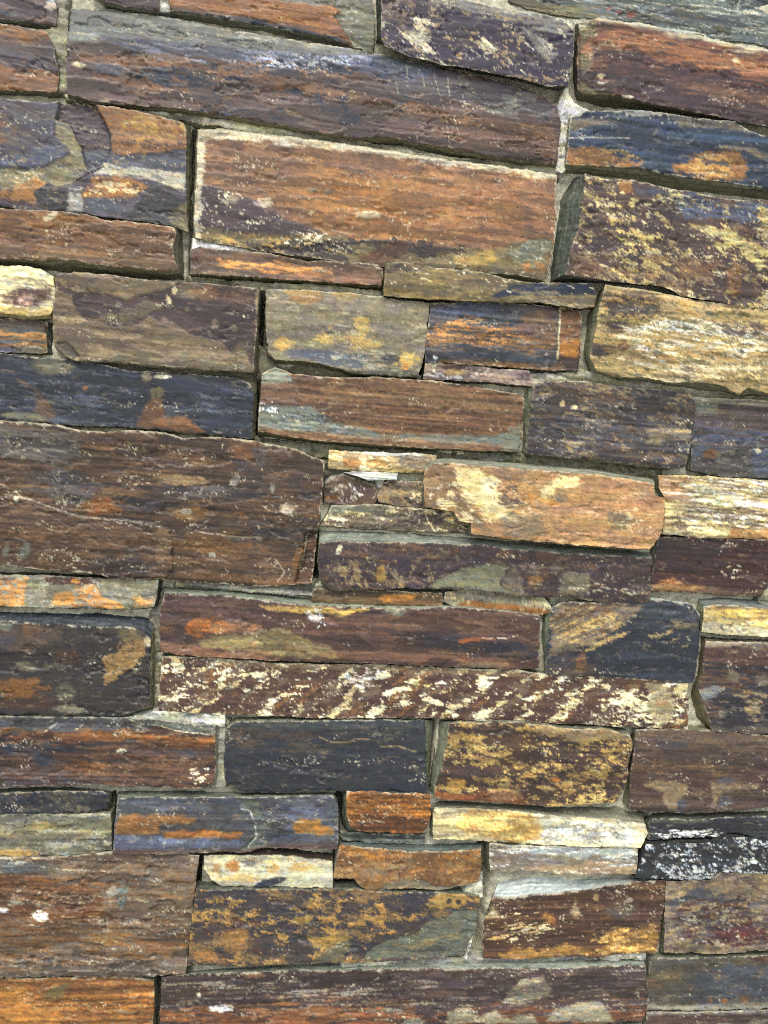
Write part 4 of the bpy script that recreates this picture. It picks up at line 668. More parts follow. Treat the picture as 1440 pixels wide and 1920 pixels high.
stone('thin charcoal strip at the left edge', [(-70, 1490), (0, 1488), (104, 1484), (194, 1486), (203, 1494)], [(-70, 1529), (0, 1528), (87, 1525), (198, 1521)], R=[(201, 1510)], d=.4, c0=(60, 62, 68), c1=(72, 70, 72), p=[N('taupe', .36, 16, 9, 0, None, .7), N('ink', .36, 24, 9)], Tb=[(-70, 1478), (0, 1477), (104, 1474), (205, 1478)], Rb=[(212, 1482), (210, 1516)], topc=(104, 108, 98), sp=.3)
stone('grey olive block below the charcoal strip, left edge', [(-70, 1533), (0, 1531), (49, 1529), (205, 1528)], [(-70, 1604), (0, 1605), (35, 1607), (132, 1604), (207, 1594)], R=[(208, 1560)], d=.7, c0=(126, 122, 102), c1=(108, 108, 96), p=[V((160, 142, 100), .35, .5, n=.4, a=.6), N('lgrey', .28, 50, 8, 0, None, .6), Q('ochre', 30, 1600, 42, 7, 0, .6, .9), Q('ochre', 80, 1550, 26, 7, 0, .9, .5), K('char', M_(150, 145, 130, 205), 1.6, .9, -2)], sl=(0, 2, 3, 4), sp=.3)
stone('slate blue block with orange stripe and a scar near its right end', [(223, 1498), (260, 1496), (365, 1497), (437, 1495), (470, 1497), (560, 1494), (623, 1494)], [(213, 1600), (347, 1600), (469, 1596), (491, 1589), (560, 1592), (630, 1591)], L=[(216, 1540)], R=[(633, 1510), (633, 1570)], d=1.0,
      c0=(90, 86, 88), c1=(88, 94, 104), p=[V('slate', .0, .25, n=.3, a=.7), P((160, 104, 52), J_(640, 1060, 850, 1060, 1050, 1070, 1060, 1100, 870, 1110, 860, 1170, 620, 1160), 5, .85), P((166, 102, 46), J_(870, 1150, 1100, 1150, 1300, 1160, 1300, 1190, 1100, 1190, 900, 1190), 5, .9), P((100, 108, 132), J_(600, 1165, 860, 1165, 900, 1195, 1310, 1195, 1320, 1230, 1000, 1250, 600, 1240), 4, .95), V((112, 84, 78), .93, 1.1, n=.06, a=.8),
         P((112, 120, 110), J_(1270, 975, 1400, 985, 1440, 1100, 1440, 1220, 1330, 1250, 1300, 1245, 1380, 1180, 1350, 1060), 3, 1, -2.5), K('white', J_(1300, 1025, 1350, 1040, 1375, 1110, 1385, 1180, 1340, 1235), 2.0, .65, 0, 4), V((72, 76, 84), .2, .9, .64, .8, n=.3, a=.7), V('blue', .3, .8, .8, .95, n=.5, a=.6), P((176, 116, 46), K_(220, 1115, 270, 1080, 380, 1090, 380, 1110, 450, 1140, 450, 1165, 240, 1160), 5, .85)],
      Tb=[(220, 1482), (340, 1480), (470, 1485), (628, 1485)], sl=(2, 2, 2, 3), topc=(122, 128, 116), sp=.25, ew=.35)
stone('small orange brown block with grain lines, lower middle', [(652, 1486), (720, 1487), (807, 1491)], [(658, 1548), (670, 1558), (713, 1560), (758, 1562), (792, 1560)], L=[(650, 1507), (651, 1532)], R=[(807, 1525), (801, 1550)], d=.9, c0=(158, 98, 50), c1=(140, 86, 50),
      p=[V('amber', .2, .55, n=.4, a=.6), N('rustd', .34, 120, 4, 0, None, .7), N('char', .2, 8, 4), K('pale', K_(590, 1105, 640, 1085, 720, 1100), 1.6, .8)], Lb=[(640, 1484), (640, 1540), (650, 1562)], sl=(2, 2, 3, 4), side=(102, 108, 98), sp=.4)
stone('thin blue grey slab under the orange brown block', [(638, 1562), (700, 1566), (797, 1566)], [(645, 1576), (692, 1580), (797, 1579)], d=-.2, c0=(104, 114, 116), c1=(86, 94, 96), p=[V('lgrey', .6, .85, n=.3, a=.7)], sp=.2)
stone('cream and ochre block with a whitish right half, lower right', [(815, 1519), (848, 1517), (880, 1517), (970, 1523), (1051, 1534), (1148, 1538), (1209, 1547)], [(814, 1572), (869, 1574), (970, 1582), (1044, 1584), (1183, 1590), (1200, 1589)], R=[(1214, 1563)], d=.9,
      c0=(204, 188, 140), c1=(192, 178, 136), p=[P((192, 142, 78), N_(1110, 210, 1180, 110, 1260, 110, 1440, 125, 1560, 150, 1580, 220, 1560, 280, 1440, 290, 1280, 260), 6, .8), N((222, 200, 130), .45, 18, 14, 0, (930, 1550, 90, 40), .8), P((206, 206, 196), O_(210, 150, 320, 160, 600, 170, 780, 200, 780, 240, 720, 320, 400, 300, 200, 290), 14, .95, 0, 9), N((150, 148, 138), .38, 8, 6, 0, (1090, 1560, 110, 30), .8), N('gold', .36, 14, 9, 0, (975, 1558, 50, 30), .8), P((170, 160, 136), O_(620, 150, 700, 130, 790, 200, 780, 240, 660, 200), 4, .7)],
      Tb=[(826, 1498), (940, 1505), (1050, 1509), (1160, 1508), (1205, 1524)], sl=(2, 2, 2, 3), topc=(132, 130, 114), sp=.15, ew=.2)
stone('grey taupe strip under the cream block, lower right', [(919, 1582), (940, 1585), (1079, 1589), (1196, 1594)], [(921, 1631), (970, 1633), (1009, 1633), (1093, 1642), (1191, 1637)], R=[(1195, 1618)], d=.8, c0=(142, 134, 124), c1=(128, 116, 104), p=[V((164, 174, 176), .0, .4, .2, 1.0, n=.5, a=.7), V((176, 144, 112), .6, 1.0, .3, 1.0, n=.4, a=.6), N('white', .3, 40, 5, 0, None, .7)], sp=.4, sl=(3, 2, 2, 3), ew=.4)
stone('navy strip with white specks along its lower edge, right edge', [(1224, 1537), (1294, 1538), (1381, 1533), (1440, 1533), (1560, 1532)], [(1215, 1574), (1287, 1571), (1343, 1569), (1367, 1562), (1391, 1562), (1440, 1574), (1560, 1582)], d=.5, c0=(62, 66, 76), c1=(70, 72, 80), p=[V('ggreen', -.1, .2, -.1, .3, n=.2, a=.7), N('white', .52, 16, 6, 0, (1290, 1564, 80, 12), .95), N('tan', .3, 16, 8, 0, (1430, 1545, 50, 14), .7)], Tb=[(1224, 1521), (1440, 1518), (1560, 1517)], topc=(96, 100, 92), sp=.2)
stone('black block covered in white lichen, right edge', [(1214, 1585), (1287, 1583), (1339, 1582), (1360, 1573), (1390, 1572), (1440, 1580), (1560, 1588)], [(1193, 1646), (1287, 1649), (1332, 1647), (1350, 1634), (1440, 1637), (1560, 1642)], L=[(1206, 1612)], d=1.1, c0=(60, 65, 72), c1=(54, 58, 64),
      p=[N((200, 206, 212), .42, 22, 13, 0, None, .95, .7), N((226, 230, 236), .3, 9, 6, 0, None, .9, .5), N((58, 62, 68), .36, 18, 9, 0, None, .95)], sp=0, ew=0, sl=(2, 3, 2, 2), side='char', topc=(62, 64, 62))
stone('mixed tan, purple and maroon block at the lower right edge', [(1250, 1654), (1332, 1652), (1350, 1638), (1440, 1640), (1560, 1644)], [(1247, 1785), (1287, 1788), (1357, 1787), (1440, 1780), (1560, 1772)], L=[(1248, 1723)], d=.7, c0=(146, 128, 106), c1=(124, 108, 100),
      p=[N((176, 152, 116), .4, 50, 12, -8, (1370, 1660, 130, 40), .8), N('slate', .44, 50, 16, -8, (1330, 1700, 110, 40), .85), N('maroon', .46, 50, 12, -14, (1360, 1720, 140, 50), .9), V((104, 98, 112), .5, .75, -.1, .8, n=.5, a=.7), N((92, 48, 58), .42, 40, 10, -10, (1370, 1755, 120, 30), .9), N('tan', .34, 24, 9, -10, None, .8), N((134, 60, 46), .46, 30, 16, -10, (1420, 1745, 40, 30), .8), N('pale', .26, 10, 6, 0, (1340, 1740, 100, 50), .9)],
      Lb=[(1240, 1656), (1237, 1720), (1232, 1784)], side=(128, 128, 106), sp=.4)
stone('brown block with gold crust and a pale blue top slope, lower right', [(926, 1686), (970, 1686), (1002, 1681), (1086, 1674), (1134, 1664), (1190, 1656), (1247, 1653)], [(907, 1796), (970, 1800), (1044, 1794), (1124, 1797), (1166, 1789), (1229, 1786)], L=[(918, 1706), (908, 1730), (906, 1775)], R=[(1246, 1688), (1240, 1730)], d=.8,
      c0=(98, 68, 52), c1=(86, 62, 54), p=[N((190, 160, 110), .38, 50, 8, -12, (985, 1745, 90, 40), .9), N('cream', .32, 22, 7, -12, (970, 1740, 90, 40), .9), P((176, 130, 66), O_(0, 900, 60, 850, 200, 870, 400, 840, 520, 890, 560, 830, 600, 760, 720, 760, 830, 700, 840, 880, 640, 890, 300, 910, 0, 930), 10, .75), N((206, 164, 96), .4, 16, 10, -12, (1170, 1770, 90, 40), .9), P((190, 170, 130), O_(370, 670, 400, 600, 430, 670, 400, 690), 3, .8), P((96, 88, 84), O_(560, 660, 620, 600, 730, 590, 720, 690, 620, 700), 10, .7), Q('tan', 1118, 1683, 6, 7), N('pale', .3, 16, 9, 0, (1130, 1690, 80, 25), .7), P((184, 170, 138), N_(1260, 690, 1310, 630, 1350, 690), 4, .9), Q((170, 118, 60), 1030, 1722, 14, 8, 40, .7, .8)],
      Tb=[(936, 1646), (992, 1633), (1093, 1645), (1190, 1643), (1247, 1648)], Lb=[(934, 1650), (917, 1700), (906, 1790)], sl=(2, 2, 3, 3), topc=(170, 178, 178), side=(120, 118, 100), sp=.45)
stone('small cream stone with rust spots, lower left of centre', [(384, 1606), (462, 1606), (515, 1606), (595, 1613), (622, 1618)], [(398, 1650), (417, 1662), (479, 1660), (560, 1664), (622, 1664)], L=[(382, 1630)], R=[(623, 1640)], d=.5, c0=(196, 190, 164), c1=(180, 172, 144),
      p=[Q((166, 108, 58), 437, 1624, 14, 11, 0, .6, .9), Q((172, 122, 66), 408, 1630, 9, 9, 0, .8, .7), Q('amber', 480, 1614, 14, 7, 0, .8, .8), Q('plum', 473, 1618, 10, 5, 0, .8, .8), Q('ochre', 512, 1628, 14, 10, 0, .8, .8), Q('ochre', 563, 1626, 20, 9, 0, .8, .8), Q('yellow', 450, 1648, 40, 6, 0, .9, .6), P('plum', N_(-60, 380, 0, 370, 90, 360, 60, 400, -20, 420), 4, .6), P((66, 74, 90), N_(0, 530, 60, 490, 130, 475, 195, 475, 170, 500, 90, 530), 2, 1, .8), N('lgrey', .36, 12, 8, 0, None, .7)], sl=(4, 10, 2, 3), topc=(84, 72, 66), sp=.1, ew=.2)
stone('orange brown grainy block with notched lower left corner', [(638, 1586), (713, 1592), (769, 1599), (840, 1599), (901, 1594)], [(627, 1646), (664, 1648), (676, 1661), (699, 1672), (765, 1664), (824, 1670), (896, 1655)], L=[(632, 1612)], R=[(902, 1626)], d=.9, c0=(154, 110, 72), c1=(140, 100, 68),
      p=[N('amber', .36, 18, 12, 0, None, .6), N((120, 84, 60), .4, 22, 12, 0, None, .7), Q('taupe', 700, 1636, 24, 10, 0, .9, .7), P((142, 140, 124), N_(720, 520, 820, 490, 900, 490, 1050, 530, 1240, 500, 1240, 560, 1000, 560, 850, 530, 680, 555), 4, .9, -2), N('tan', .32, 14, 9, 0, None, .7)], Tb=[(640, 1576), (713, 1578), (800, 1580), (903, 1576)], sl=(2, 2, 4, 3), topc=(116, 126, 124), side=(150, 150, 136), sp=.25)
stone('mottled gold and navy block with a grey green lower right', [(369, 1670), (500, 1670), (609, 1670), (671, 1669), (713, 1675), (835, 1676), (899, 1683)], [(353, 1812), (470, 1811), (515, 1807), (644, 1805), (760, 1800), (868, 1793)], L=[(361, 1723)], R=[(896, 1705), (892, 1744)], d=.9, c0=(92, 78, 74), c1=(84, 76, 78),
      p=[N((150, 116, 78), .42, 46, 22, 12, None, .9, .5), N((66, 68, 82), .38, 34, 22, -10, None, .9), N((190, 146, 80), .30, 30, 16, 0, None, .95, .8), N((110, 60, 46), .34, 26, 18, 0, (440, 1760, 90, 50), .8), Q((178, 128, 72), 445, 1762, 26, 22, 0, .7, .8), Q((186, 132, 76), 385, 1795, 24, 13, 0, .6, .9), Q((186, 146, 78), 838, 1690, 34, 15, 0, .5, .9), Q('plum', 842, 1690, 5, 5), Q('plum', 860, 1691, 5, 5), P('gold', N_(200, 720, 240, 695, 330, 690, 320, 720, 250, 735), 4, .9), P('gold', N_(290, 800, 420, 790, 540, 800, 440, 860, 340, 860), 6, .9),
         P((120, 116, 94), N_(420, 860, 480, 820, 530, 830, 510, 900, 480, 940, 340, 940), 6, .8), P((116, 120, 106), N_(1100, 660, 1235, 650, 1215, 760, 1140, 910, 600, 915, 640, 870, 720, 810, 900, 780, 960, 700, 1060, 690), 5, 1, -2), N((78, 84, 84), .38, 80, 8, -4, (800, 1770, 100, 25), .8), N('ochre', .3, 60, 6, -10, (800, 1765, 100, 25), .5)],
      sl=(2, 2, 2, 3), side=(112, 116, 104), sp=.2, ew=.2, rg=1.5)
stone('big brown block with a blue grey top corner, lower left', [(-70, 1610), (0, 1610), (80, 1609), (132, 1607), (210, 1599), (300, 1603), (372, 1606)], [(-70, 1836), (0, 1834), (194, 1833), (288, 1831), (347, 1824)], R=[(366, 1654), (356, 1740)], d=.8, c0=(120, 86, 62), c1=(106, 80, 66),
      p=[P((108, 116, 122), M_(-200, 375, 280, 390, 285, 450, 0, 460, -200, 460), 3, .95), V((126, 108, 96), -.1, .22, .35, 1.1, n=.3, a=.8), P((122, 76, 50), M_(-200, 480, 200, 480, 500, 540, 650, 600, 640, 740, 0, 760, -200, 760), 14, .7), V((134, 118, 104), .15, .6, .62, 1.1, n=.4, a=.7), P((114, 124, 124), M_(630, 500, 660, 480, 700, 540, 670, 620, 655, 690, 640, 640), 4, .95, -2), P((150, 100, 66), M_(600, 690, 650, 690, 645, 740, 590, 740), 3, .6), V((122, 112, 102), .62, .72, n=.3, a=.6), V((140, 100, 56), .7, .78, n=.3, a=.7), V((112, 102, 96), .8, 1.1, n=.3, a=.75), N('pale', .2, 60, 5, 4, None, .7), N((130, 128, 120), .3, 120, 6, 4, None, .6), N((150, 100, 58), .3, 90, 8, 4, None, .6), Q('white', 76, 1718, 15, 9, 0, .8), Q('pale', 28, 1692, 14, 9, 0, 1, .8), Q('white', 5, 1708, 12, 5), Q('lgrey', 212, 1672, 10, 12, 0, .9, .7), N('plum', .34, 60, 8, 4, (80, 1680, 120, 40), .6)],
      Rb=[(371, 1606), (362, 1700), (350, 1826)], sl=(0, 2, 2, 3), side=(126, 132, 124), sp=.3, rg=1.5, ew=.4)
stone('orange brown block in the bottom left corner', [(-70, 1838), (0, 1837), (150, 1835), (250, 1835), (287, 1842)], [(-70, 2000), (284, 2000)], R=[(286, 1920)], d=.4, c0=(164, 108, 54), c1=(142, 92, 52), p=[N((124, 84, 54), .4, 120, 10, 2, None, .7), V((190, 128, 62), .2, .6, -.1, .5, n=.5, a=.6), P('olive', M_(230, 1120, 280, 1070, 380, 1050, 330, 1120, 250, 1140), 4, .8), Q('ggreen', 275, 1836, 12, 5, 0, .5), N('taupe', .3, 80, 10, 2, (250, 1910, 60, 40), .7), V('tan', .72, .8, .2, .7, n=.2, a=.5)], sl=(0, 2, 4, 0), sp=.25)
stone('long dark purple block at the bottom, scraped with grey', [(305, 1835), (347, 1828), (470, 1825), (678, 1821), (817, 1818), (940, 1818), (1044, 1818), (1114, 1813), (1210, 1814)], [(300, 1950), (700, 1938), (1100, 1922), (1202, 1914)], L=[(302, 1890)], R=[(1214, 1862), (1212, 1900)], d=.7, c0=(90, 70, 66), c1=(80, 66, 70),
      p=[N((150, 142, 126), .30, 80, 6, -2, None, .85), V((150, 92, 56), .55, .75, -.1, .45, n=.3, a=.8), V((140, 82, 54), .72, .95, .1, 1.1, n=.4, a=.7), P((166, 158, 134), O_(10, 1160, 40, 1090, 100, 1030, 230, 1020, 280, 1080, 230, 1130, 100, 1165), 4, .95), P((158, 152, 132), O_(240, 1250, 290, 1190, 420, 1150, 540, 1150, 590, 1210, 620, 1260), 4, .95), P((156, 152, 134), O_(50, 1267, 90, 1220, 170, 1215, 200, 1267), 3, .9), P((160, 152, 130), N_(1060, 1267, 1065, 1200, 1170, 1185, 1230, 1230, 1320, 1190, 1400, 1250, 1440, 1267), 4, .95), P((156, 150, 130), N_(1370, 1150, 1390, 1110, 1460, 1100, 1500, 1150), 4, .9), Q((150, 148, 134), 775, 1917, 20, 8), Q('white', 412, 1891, 23, 7, -5, .6), Q('pale', 373, 1865, 4, 4), Q('salmon', 478, 1828, 20, 6, 0, .9, .8), V((92, 80, 84), .2, .45, .6, 1.0, n=.4, a=.5), Q('rust', 730, 1880, 40, 8, 0, .9, .5)],
      Tb=[(304, 1828), (370, 1818), (500, 1808), (700, 1800), (900, 1794), (1060, 1790), (1206, 1793)], sl=(3, 2, 2, 2), topc=(146, 152, 142), side=(122, 118, 100), sp=.3, ew=.3)
stone('olive brown and blue block at the bottom right', [(1222, 1800), (1287, 1799), (1440, 1793), (1560, 1788)], [(1214, 1893), (1300, 1893), (1440, 1889), (1560, 1886)], L=[(1215, 1855)], d=.4, c0=(98, 90, 78), c1=(88, 88, 90), p=[P((78, 88, 104), O_(1050, 1000, 1200, 960, 1440, 940, 1800, 920, 1800, 1160, 1440, 1170, 1060, 1180, 1040, 1100), 16, .75), Q((118, 106, 78), 1250, 1830, 30, 18, 0, .9, .6), Q('rust', 1331, 1877, 7, 5), Q('rust', 1358, 1876, 6, 5), Q('rust', 1397, 1874, 8, 6), Q('maroon', 1425, 1799, 16, 4), N('rust', .3, 40, 12, 0, None, .4), V('pale', .9, 1.1, n=.06, a=.5)], sl=(3, 3, 2, 2), sp=.2)
stone('maroon strip in the bottom right corner', [(1214, 1900), (1300, 1899), (1440, 1895), (1560, 1892)], [(1212, 2000), (1560, 2000)], d=.3, c0=(96, 72, 70), c1=(84, 66, 66), p=[V((150, 146, 130), .25, .5, n=.3, a=.7), V('lgrey', -.1, .06, n=.06, a=.6)], sl=(3, 2, 2, 2), sp=.3)
stone('dark strip under the long purple block at the bottom', [(298, 1958), (700, 1946), (1100, 1930), (1203, 1921)], [(298, 2010), (1203, 2005)], d=.0, c0=(120, 116, 104), c1=(100, 94, 88), sp=.2)

# ------------------------------------------------------------------ cement squeezed between the stones
def cement(label, T, B, L=(), R=(), d=-1.2, c='pale', c1='ggreen', p=(), **k):
    k = {**dict(sp=0, ew=0, rg=1.6, rim=12, jag=1.6, sl=(6, 6, 6, 6), side=c1, mat=MAT_MORTAR, name='mortar_joint', stk=.6, step=3), **k}
    c, c1 = [(col(q)*.6+col(q).mean()*.4)*.98 for q in (c, c1)]
    k['side'] = c1
    return stone(label, T, B, L, R, d, c, c1, p, **k)
cement('pale cement seam beside the navy and orange block', [(1062, 160), (1078, 196), (1106, 208)], [(1044, 318), (1054, 322), (1064, 310)], L=[(1047, 196), (1046, 240)], R=[(1074, 226), (1064, 270)], d=.1, c=(227, 223, 208), c1=(204, 198, 176))
cement('cream cement ledge under the long purple blue block', [(122, 178), (139, 173), (176, 189), (312, 203), (500, 232), (700, 270), (860, 296), (1040, 314)], [(126, 185), (180, 198), (365, 226), (500, 250), (690, 286), (860, 311), (1040, 329)], d=-.3, c=(216, 205, 165), c1=(146, 140, 103), p=[V('white', 0, .6, -.1, .25, n=.4, a=.5)], sl=(4, 4, 4, 4))
cement('pale cement between the top left blocks', [(86, 10), (126, -20)], [(108, 172), (127, 174)], L=[(106, 44), (84, 60), (98, 90), (110, 140)], d=-.5, c=(186, 178, 147), c1=(150, 142, 112))
cement('pale cement at the top edge', [(296, -60), (316, -60)], [(294, 19), (318, 20)], d=-.2, c=(207, 203, 185), c1='grey')
cement('white cement on top of the thin orange strip', [(363, 447), (376, 445), (420, 457), (492, 470)], [(361, 472), (374, 466), (430, 472), (492, 477)], d=.3, c=(235, 232, 222), c1=(220, 214, 199))
cement('cement ledge under the thin orange strip', [(357, 520), (480, 529), (610, 536), (714, 545)], [(357, 528), (482, 541), (600, 546), (720, 558)], d=-.3, c=(184, 174, 141), c1=(150, 142, 109))
cement('olive cement below the purple olive block', [(140, 674), (222, 678), (319, 686), (474, 696)], [(200, 690), (260, 702), (340, 705), (474, 716)], d=-.8, c=(141, 131, 103), c1=(123, 113, 89))
cement('cement under the grey tan block', [(488, 650), (516, 674), (588, 677), (664, 698), (780, 706)], [(488, 706), (520, 700), (560, 706), (640, 712), (780, 722)], d=-1.2, c=(148, 140, 105), c1=(132, 124, 94))
cement('pale cement below the ochre block', [(990, 700), (1060, 700), (1090, 692), (1150, 704), (1240, 722), (1300, 730)], [(992, 724), (1030, 716), (1120, 720), (1240, 736), (1300, 742)], d=-.2, c=(204, 196, 170), c1=(170, 163, 134))
cement('mossy cement ledge above the tan orange block', [(480, 822), (600, 834), (780, 846), (980, 852), (1120, 864), (1240, 882)], [(480, 836), (600, 856), (780, 862), (980, 872), (1120, 884), (1240, 900)], d=-.9, c=(139, 136, 112), c1=(123, 118, 85), p=[N((78, 78, 44), .36, 30, 8)])
cement('cement bed behind the broken cluster', [(610, 870), (700, 880), (800, 872)], [(604, 1000), (700, 1000), (890, 1006)], d=-1.6, c=(152, 145, 120), c1=(132, 124, 100))
cement('white cement bit in the broken cluster', [(706, 896), (720, 898)], [(709, 912), (714, 913)], d=.0, c='white', c1='lgrey', sl=(1, 1, 1, 1), rim=3)
cement('pale cement under the very large brown block', [(330, 1088), (440, 1095), (530, 1099), (588, 1092)], [(330, 1098), (440, 1106), (530, 1114), (584, 1116)], d=-.2, c=(186, 183, 159), c1=(155, 151, 127))
cement('white cement above the brown and navy striped block', [(250, 1344), (312, 1334), (420, 1340)], [(262, 1350), (330, 1356), (420, 1362)], d=.4, c=(235, 232, 219), c1=(186, 185, 168))
cement('cement joint right of the striped block', [(402, 1352), (428, 1354)], [(398, 1476), (422, 1474)], d=-.2, c=(191, 187, 168), c1=(159, 154, 129))
cement('pale cement wedge beside the grainy orange block', [(880, 1656), (904, 1650)], [(870, 1680), (904, 1682)], d=.3, c=(227, 223, 203), c1=(186, 183, 163))
cement('pale cement fleck by the mottled block', [(884, 1748), (894, 1740)], [(862, 1790), (874, 1798)], d=.6, c=(235, 232, 222), c1='lgrey', sl=(3, 3, 3, 3))
cement('pale cement ledge below the mottled block', [(640, 1806), (760, 1800), (900, 1797), (1040, 1795), (1210, 1788)], [(640, 1816), (760, 1812), (900, 1806), (1040, 1802), (1210, 1800)], d=-.3, c=(216, 214, 197), c1=(164, 163, 143))
cement('grey cement beside the charcoal brown block', [(282, 1150), (302, 1120)], [(284, 1332), (300, 1330)], d=-1.0, c=(157, 149, 118), c1=(132, 124, 98))
cement('grey cement at the right edge', [(1424, 1120), (1450, 1080)], [(1424, 1128), (1450, 1140)], d=-.4, c=(175, 169, 141), c1='ggreen')

# ------------------------------------------------------------------ the wall beyond the frame
rng = np.random.default_rng(5)
PAL = [('rust', 'brown'), ('pbrown', 'purple'), ('slate', 'navy'), ('brown', 'dbrown'), ('maroon', 'plum'), ('tan', 'ochre'), ('taupe', 'ggreen'), ('char', 'navy'), ((134, 92, 62), 'orange')]
CRUST = ['tan', 'cream', 'rust', 'slate', 'olive', 'orange', 'pale', 'plum']
XL, XR, ZB, ZT = -1.9, 2.3, 0.0, 2.6
z = ZB+.004
while z < ZT-.05:
    hgt = rng.uniform(.075, .15)
    z1 = min(z+hgt, ZT)
    xs = np.linspace(XL, XR, 400)
    inside = np.zeros(400, bool)
    for zz in (z+.004, (z+z1)/2, z1-.004):
        px, py = project(xs, np.full(400, zz))
        inside |= (px > -72) & (px < 1562) & (py > -72) & (py < 2004)
    spans = [(XL, XR)] if not inside.any() else [(XL, xs[inside][0]-.006), (xs[inside][-1]+.006, XR)]
    for xa, xb in spans:
        x = xa
        while x < xb-.03:
            w = rng.uniform(.16, .52)
            x1 = x+w if xb-(x+w) > .1 else xb
            g = .003
            q = [project(np.array([a_]), np.array([b_])) for a_, b_ in ((x+g, z1-g), (x1-g, z1-g), (x+g, z+g), (x1-g, z+g))]
            q = [(float(a_[0]), float(b_[0])) for a_, b_ in q]
            pa = PAL[rng.integers(len(PAL))]
            stone(None, [q[0], q[1]], [q[2], q[3]], d=rng.uniform(-.3, 1.3), c0=pa[0], c1=pa[1], step=8, sl=(2, 2, 2, 2),
                  p=[N(CRUST[rng.integers(8)], .3, 60, 14, 0, None, .8), N(CRUST[rng.integers(8)], .28, 24, 12, 0, None, .8)], sp=.2)
            x = x1
    z = z1

# ------------------------------------------------------------------ mortar core of the wall
def axis(lo, hi, a_, b_, fine, coarse):
    return np.concatenate([np.arange(lo, a_, coarse), np.arange(a_, b_, fine), np.arange(b_, hi, coarse), [hi]])
gx = axis(XL, XR, -.52, 1.0, .0045, .03); gz = axis(-.3, ZT, .5, 2.4, .0045, .03)
GXm, GZm = np.meshgrid(gx, gz)
hx, hz = GXm/.00079, GZm/.00079
hh = .0035*fbm(hx/60, hz/40, 3, 4)+.0022*fbm(hx/14, hz/10, 4, 4, .6)
slit = np.zeros_like(GXm)                       # open joints where no mortar shows, only the dark gap
SLITS = [[(807, 566), (799, 640), (794, 690)], [(366, 236), (364, 380), (354, 530)], [(491, 542), (487, 680), (480, 824)], [(814, 1350), (808, 1420), (802, 1486)],
         [(373, 1602), (362, 1700), (349, 1822)], [(293, 1836), (291, 1960)], [(1186, 1390), (1180, 1440)], [(1218, 1806), (1213, 1910)],
         [(636, 1496), (634, 1600), (626, 1650)], [(1216, 1530), (1208, 1580), (1198, 1640)], [(910, 1584), (909, 1640)], [(905, 1690), (900, 1790)],
         [(1051, 300), (1044, 332)], [(1196, 1092), (1222, 1100)], [(593, 1000), (590, 1080)], [(208, 1500), (210, 1560)], [(293, 1140), (296, 1216)]]
HOLES = [[(904, 1640), (926, 1640), (914, 1700), (904, 1792), (892, 1792), (896, 1740), (900, 1680)], [(622, 1646), (676, 1646), (680, 1672), (622, 1672)],
         [(1205, 1526), (1222, 1526), (1214, 1580), (1200, 1580)], [(1028, 1118), (1036, 1140), (1012, 1160), (1024, 1128)], [(636, 1500), (650, 1500), (652, 1560), (636, 1560)],
         [(585, 1000), (600, 1000), (600, 1090), (582, 1090)], [(606, 874), (640, 880), (630, 892), (606, 900)], [(640, 1575), (690, 1580), (690, 1586), (640, 1586)]]
gpx, gpy = project(GXm, GZm)
for q in SLITS:
    slit = np.maximum(slit, 1-sst(3.5, 8.0, line_d(gpx, gpy, q)))
for q in HOLES:
    slit = np.maximum(slit, sst(-2, 3, poly_sd(gpx, gpy, q)))
co = np.stack([GXm, BASE-.004-hh+.08*slit, GZm], -1).reshape(-1, 3)
nt_ = fbm(hx/50, hz/20, 9, 4)[..., None]; n2_ = fbm(hx/12, hz/9, 12, 4)[..., None]
cm = np.array([194., 188., 170.])*(1+.18*nt_+.16*n2_)
mo = sst(.15, .5, fbm(hx/40, hz/14, 15, 4))[..., None]*.4
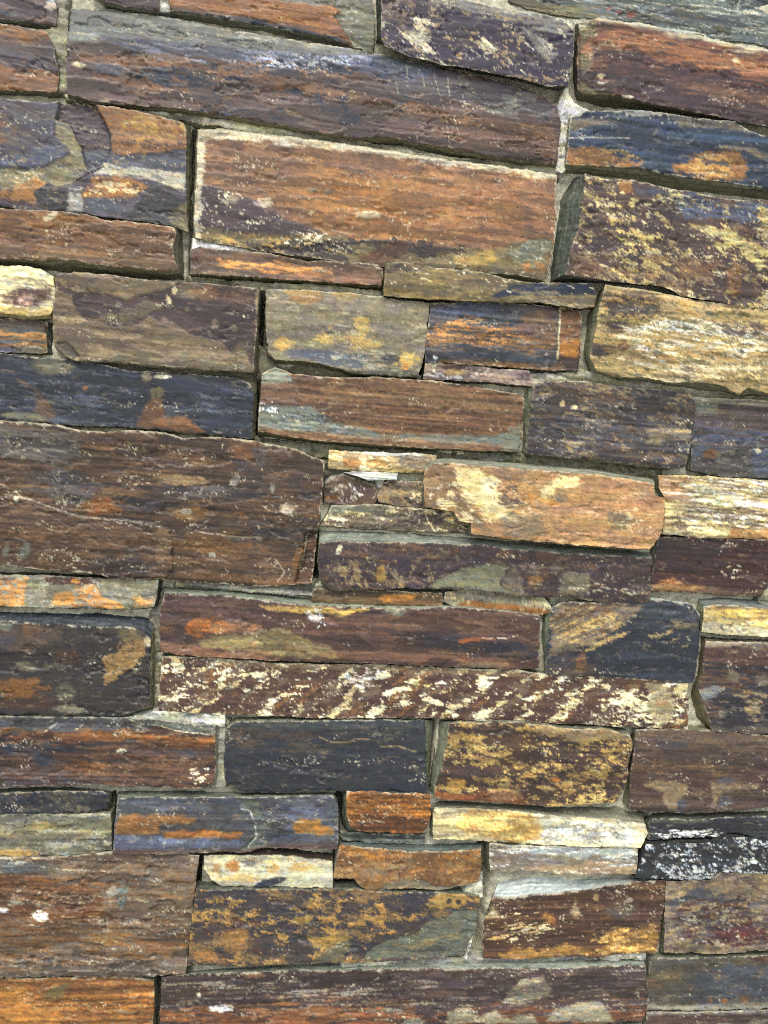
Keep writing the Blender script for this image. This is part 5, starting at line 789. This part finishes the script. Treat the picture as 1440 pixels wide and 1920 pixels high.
cm = cm*(1-mo)+np.array([124., 120., 100.])*mo
nz_, nx_ = GXm.shape
ii = np.arange(nz_*nx_).reshape(nz_, nx_)
fa = np.stack([ii[:-1, :-1], ii[:-1, 1:], ii[1:, 1:], ii[1:, :-1]], -1).reshape(-1, 4)
loop = np.concatenate([ii[0, :-1], ii[:-1, -1], ii[-1, :0:-1], ii[:0:-1, 0]])
back = co[loop].copy(); back[:, 1] = .34
n0 = len(co); rb = np.arange(n0, n0+len(loop))
fs = np.stack([loop, rb, np.roll(rb, -1), np.roll(loop, -1)], -1)
tint = np.concatenate([cm.reshape(-1, 3), np.tile([[128., 124., 104.]], (len(loop), 1))])
me = mesh_from('mortar', np.concatenate([co, back]), np.concatenate([fa, fs]), srgb_lin(tint)*GAIN, MAT_MORTAR, rb[::-1])
mo_ = bpy.data.objects.new('mortar', me)
scene.collection.objects.link(mo_); mo_.parent = wall_root
mo_['label'] = 'grey olive mortar bed in the recessed joints'

# ------------------------------------------------------------------ ground in front of the wall
gm = bpy.data.materials.new('paving'); gm.use_nodes = True
nt = gm.node_tree; b = nt.nodes['Principled BSDF']
no = nt.nodes.new('ShaderNodeTexNoise'); no.inputs['Scale'].default_value = 6; no.inputs['Detail'].default_value = 10
cr = nt.nodes.new('ShaderNodeValToRGB')
cr.color_ramp.elements[0].position, cr.color_ramp.elements[0].color = .3, (.40, .38, .34, 1)
cr.color_ramp.elements[1].position, cr.color_ramp.elements[1].color = .7, (.54, .52, .47, 1)
tcn = nt.nodes.new('ShaderNodeTexCoord')
nt.links.new(tcn.outputs['Object'], no.inputs[0]); nt.links.new(no.outputs[0], cr.inputs[0]); nt.links.new(cr.outputs[0], b.inputs['Base Color'])
b.inputs['Roughness'].default_value = .9
me = bpy.data.meshes.new('ground')
me.from_pydata([(-400, -400, 0), (400, -400, 0), (400, 400, 0), (-400, 400, 0)], [], [(0, 1, 2, 3)])
me.materials.append(gm)
go = bpy.data.objects.new('ground', me); scene.collection.objects.link(go); go['kind'] = 'structure'
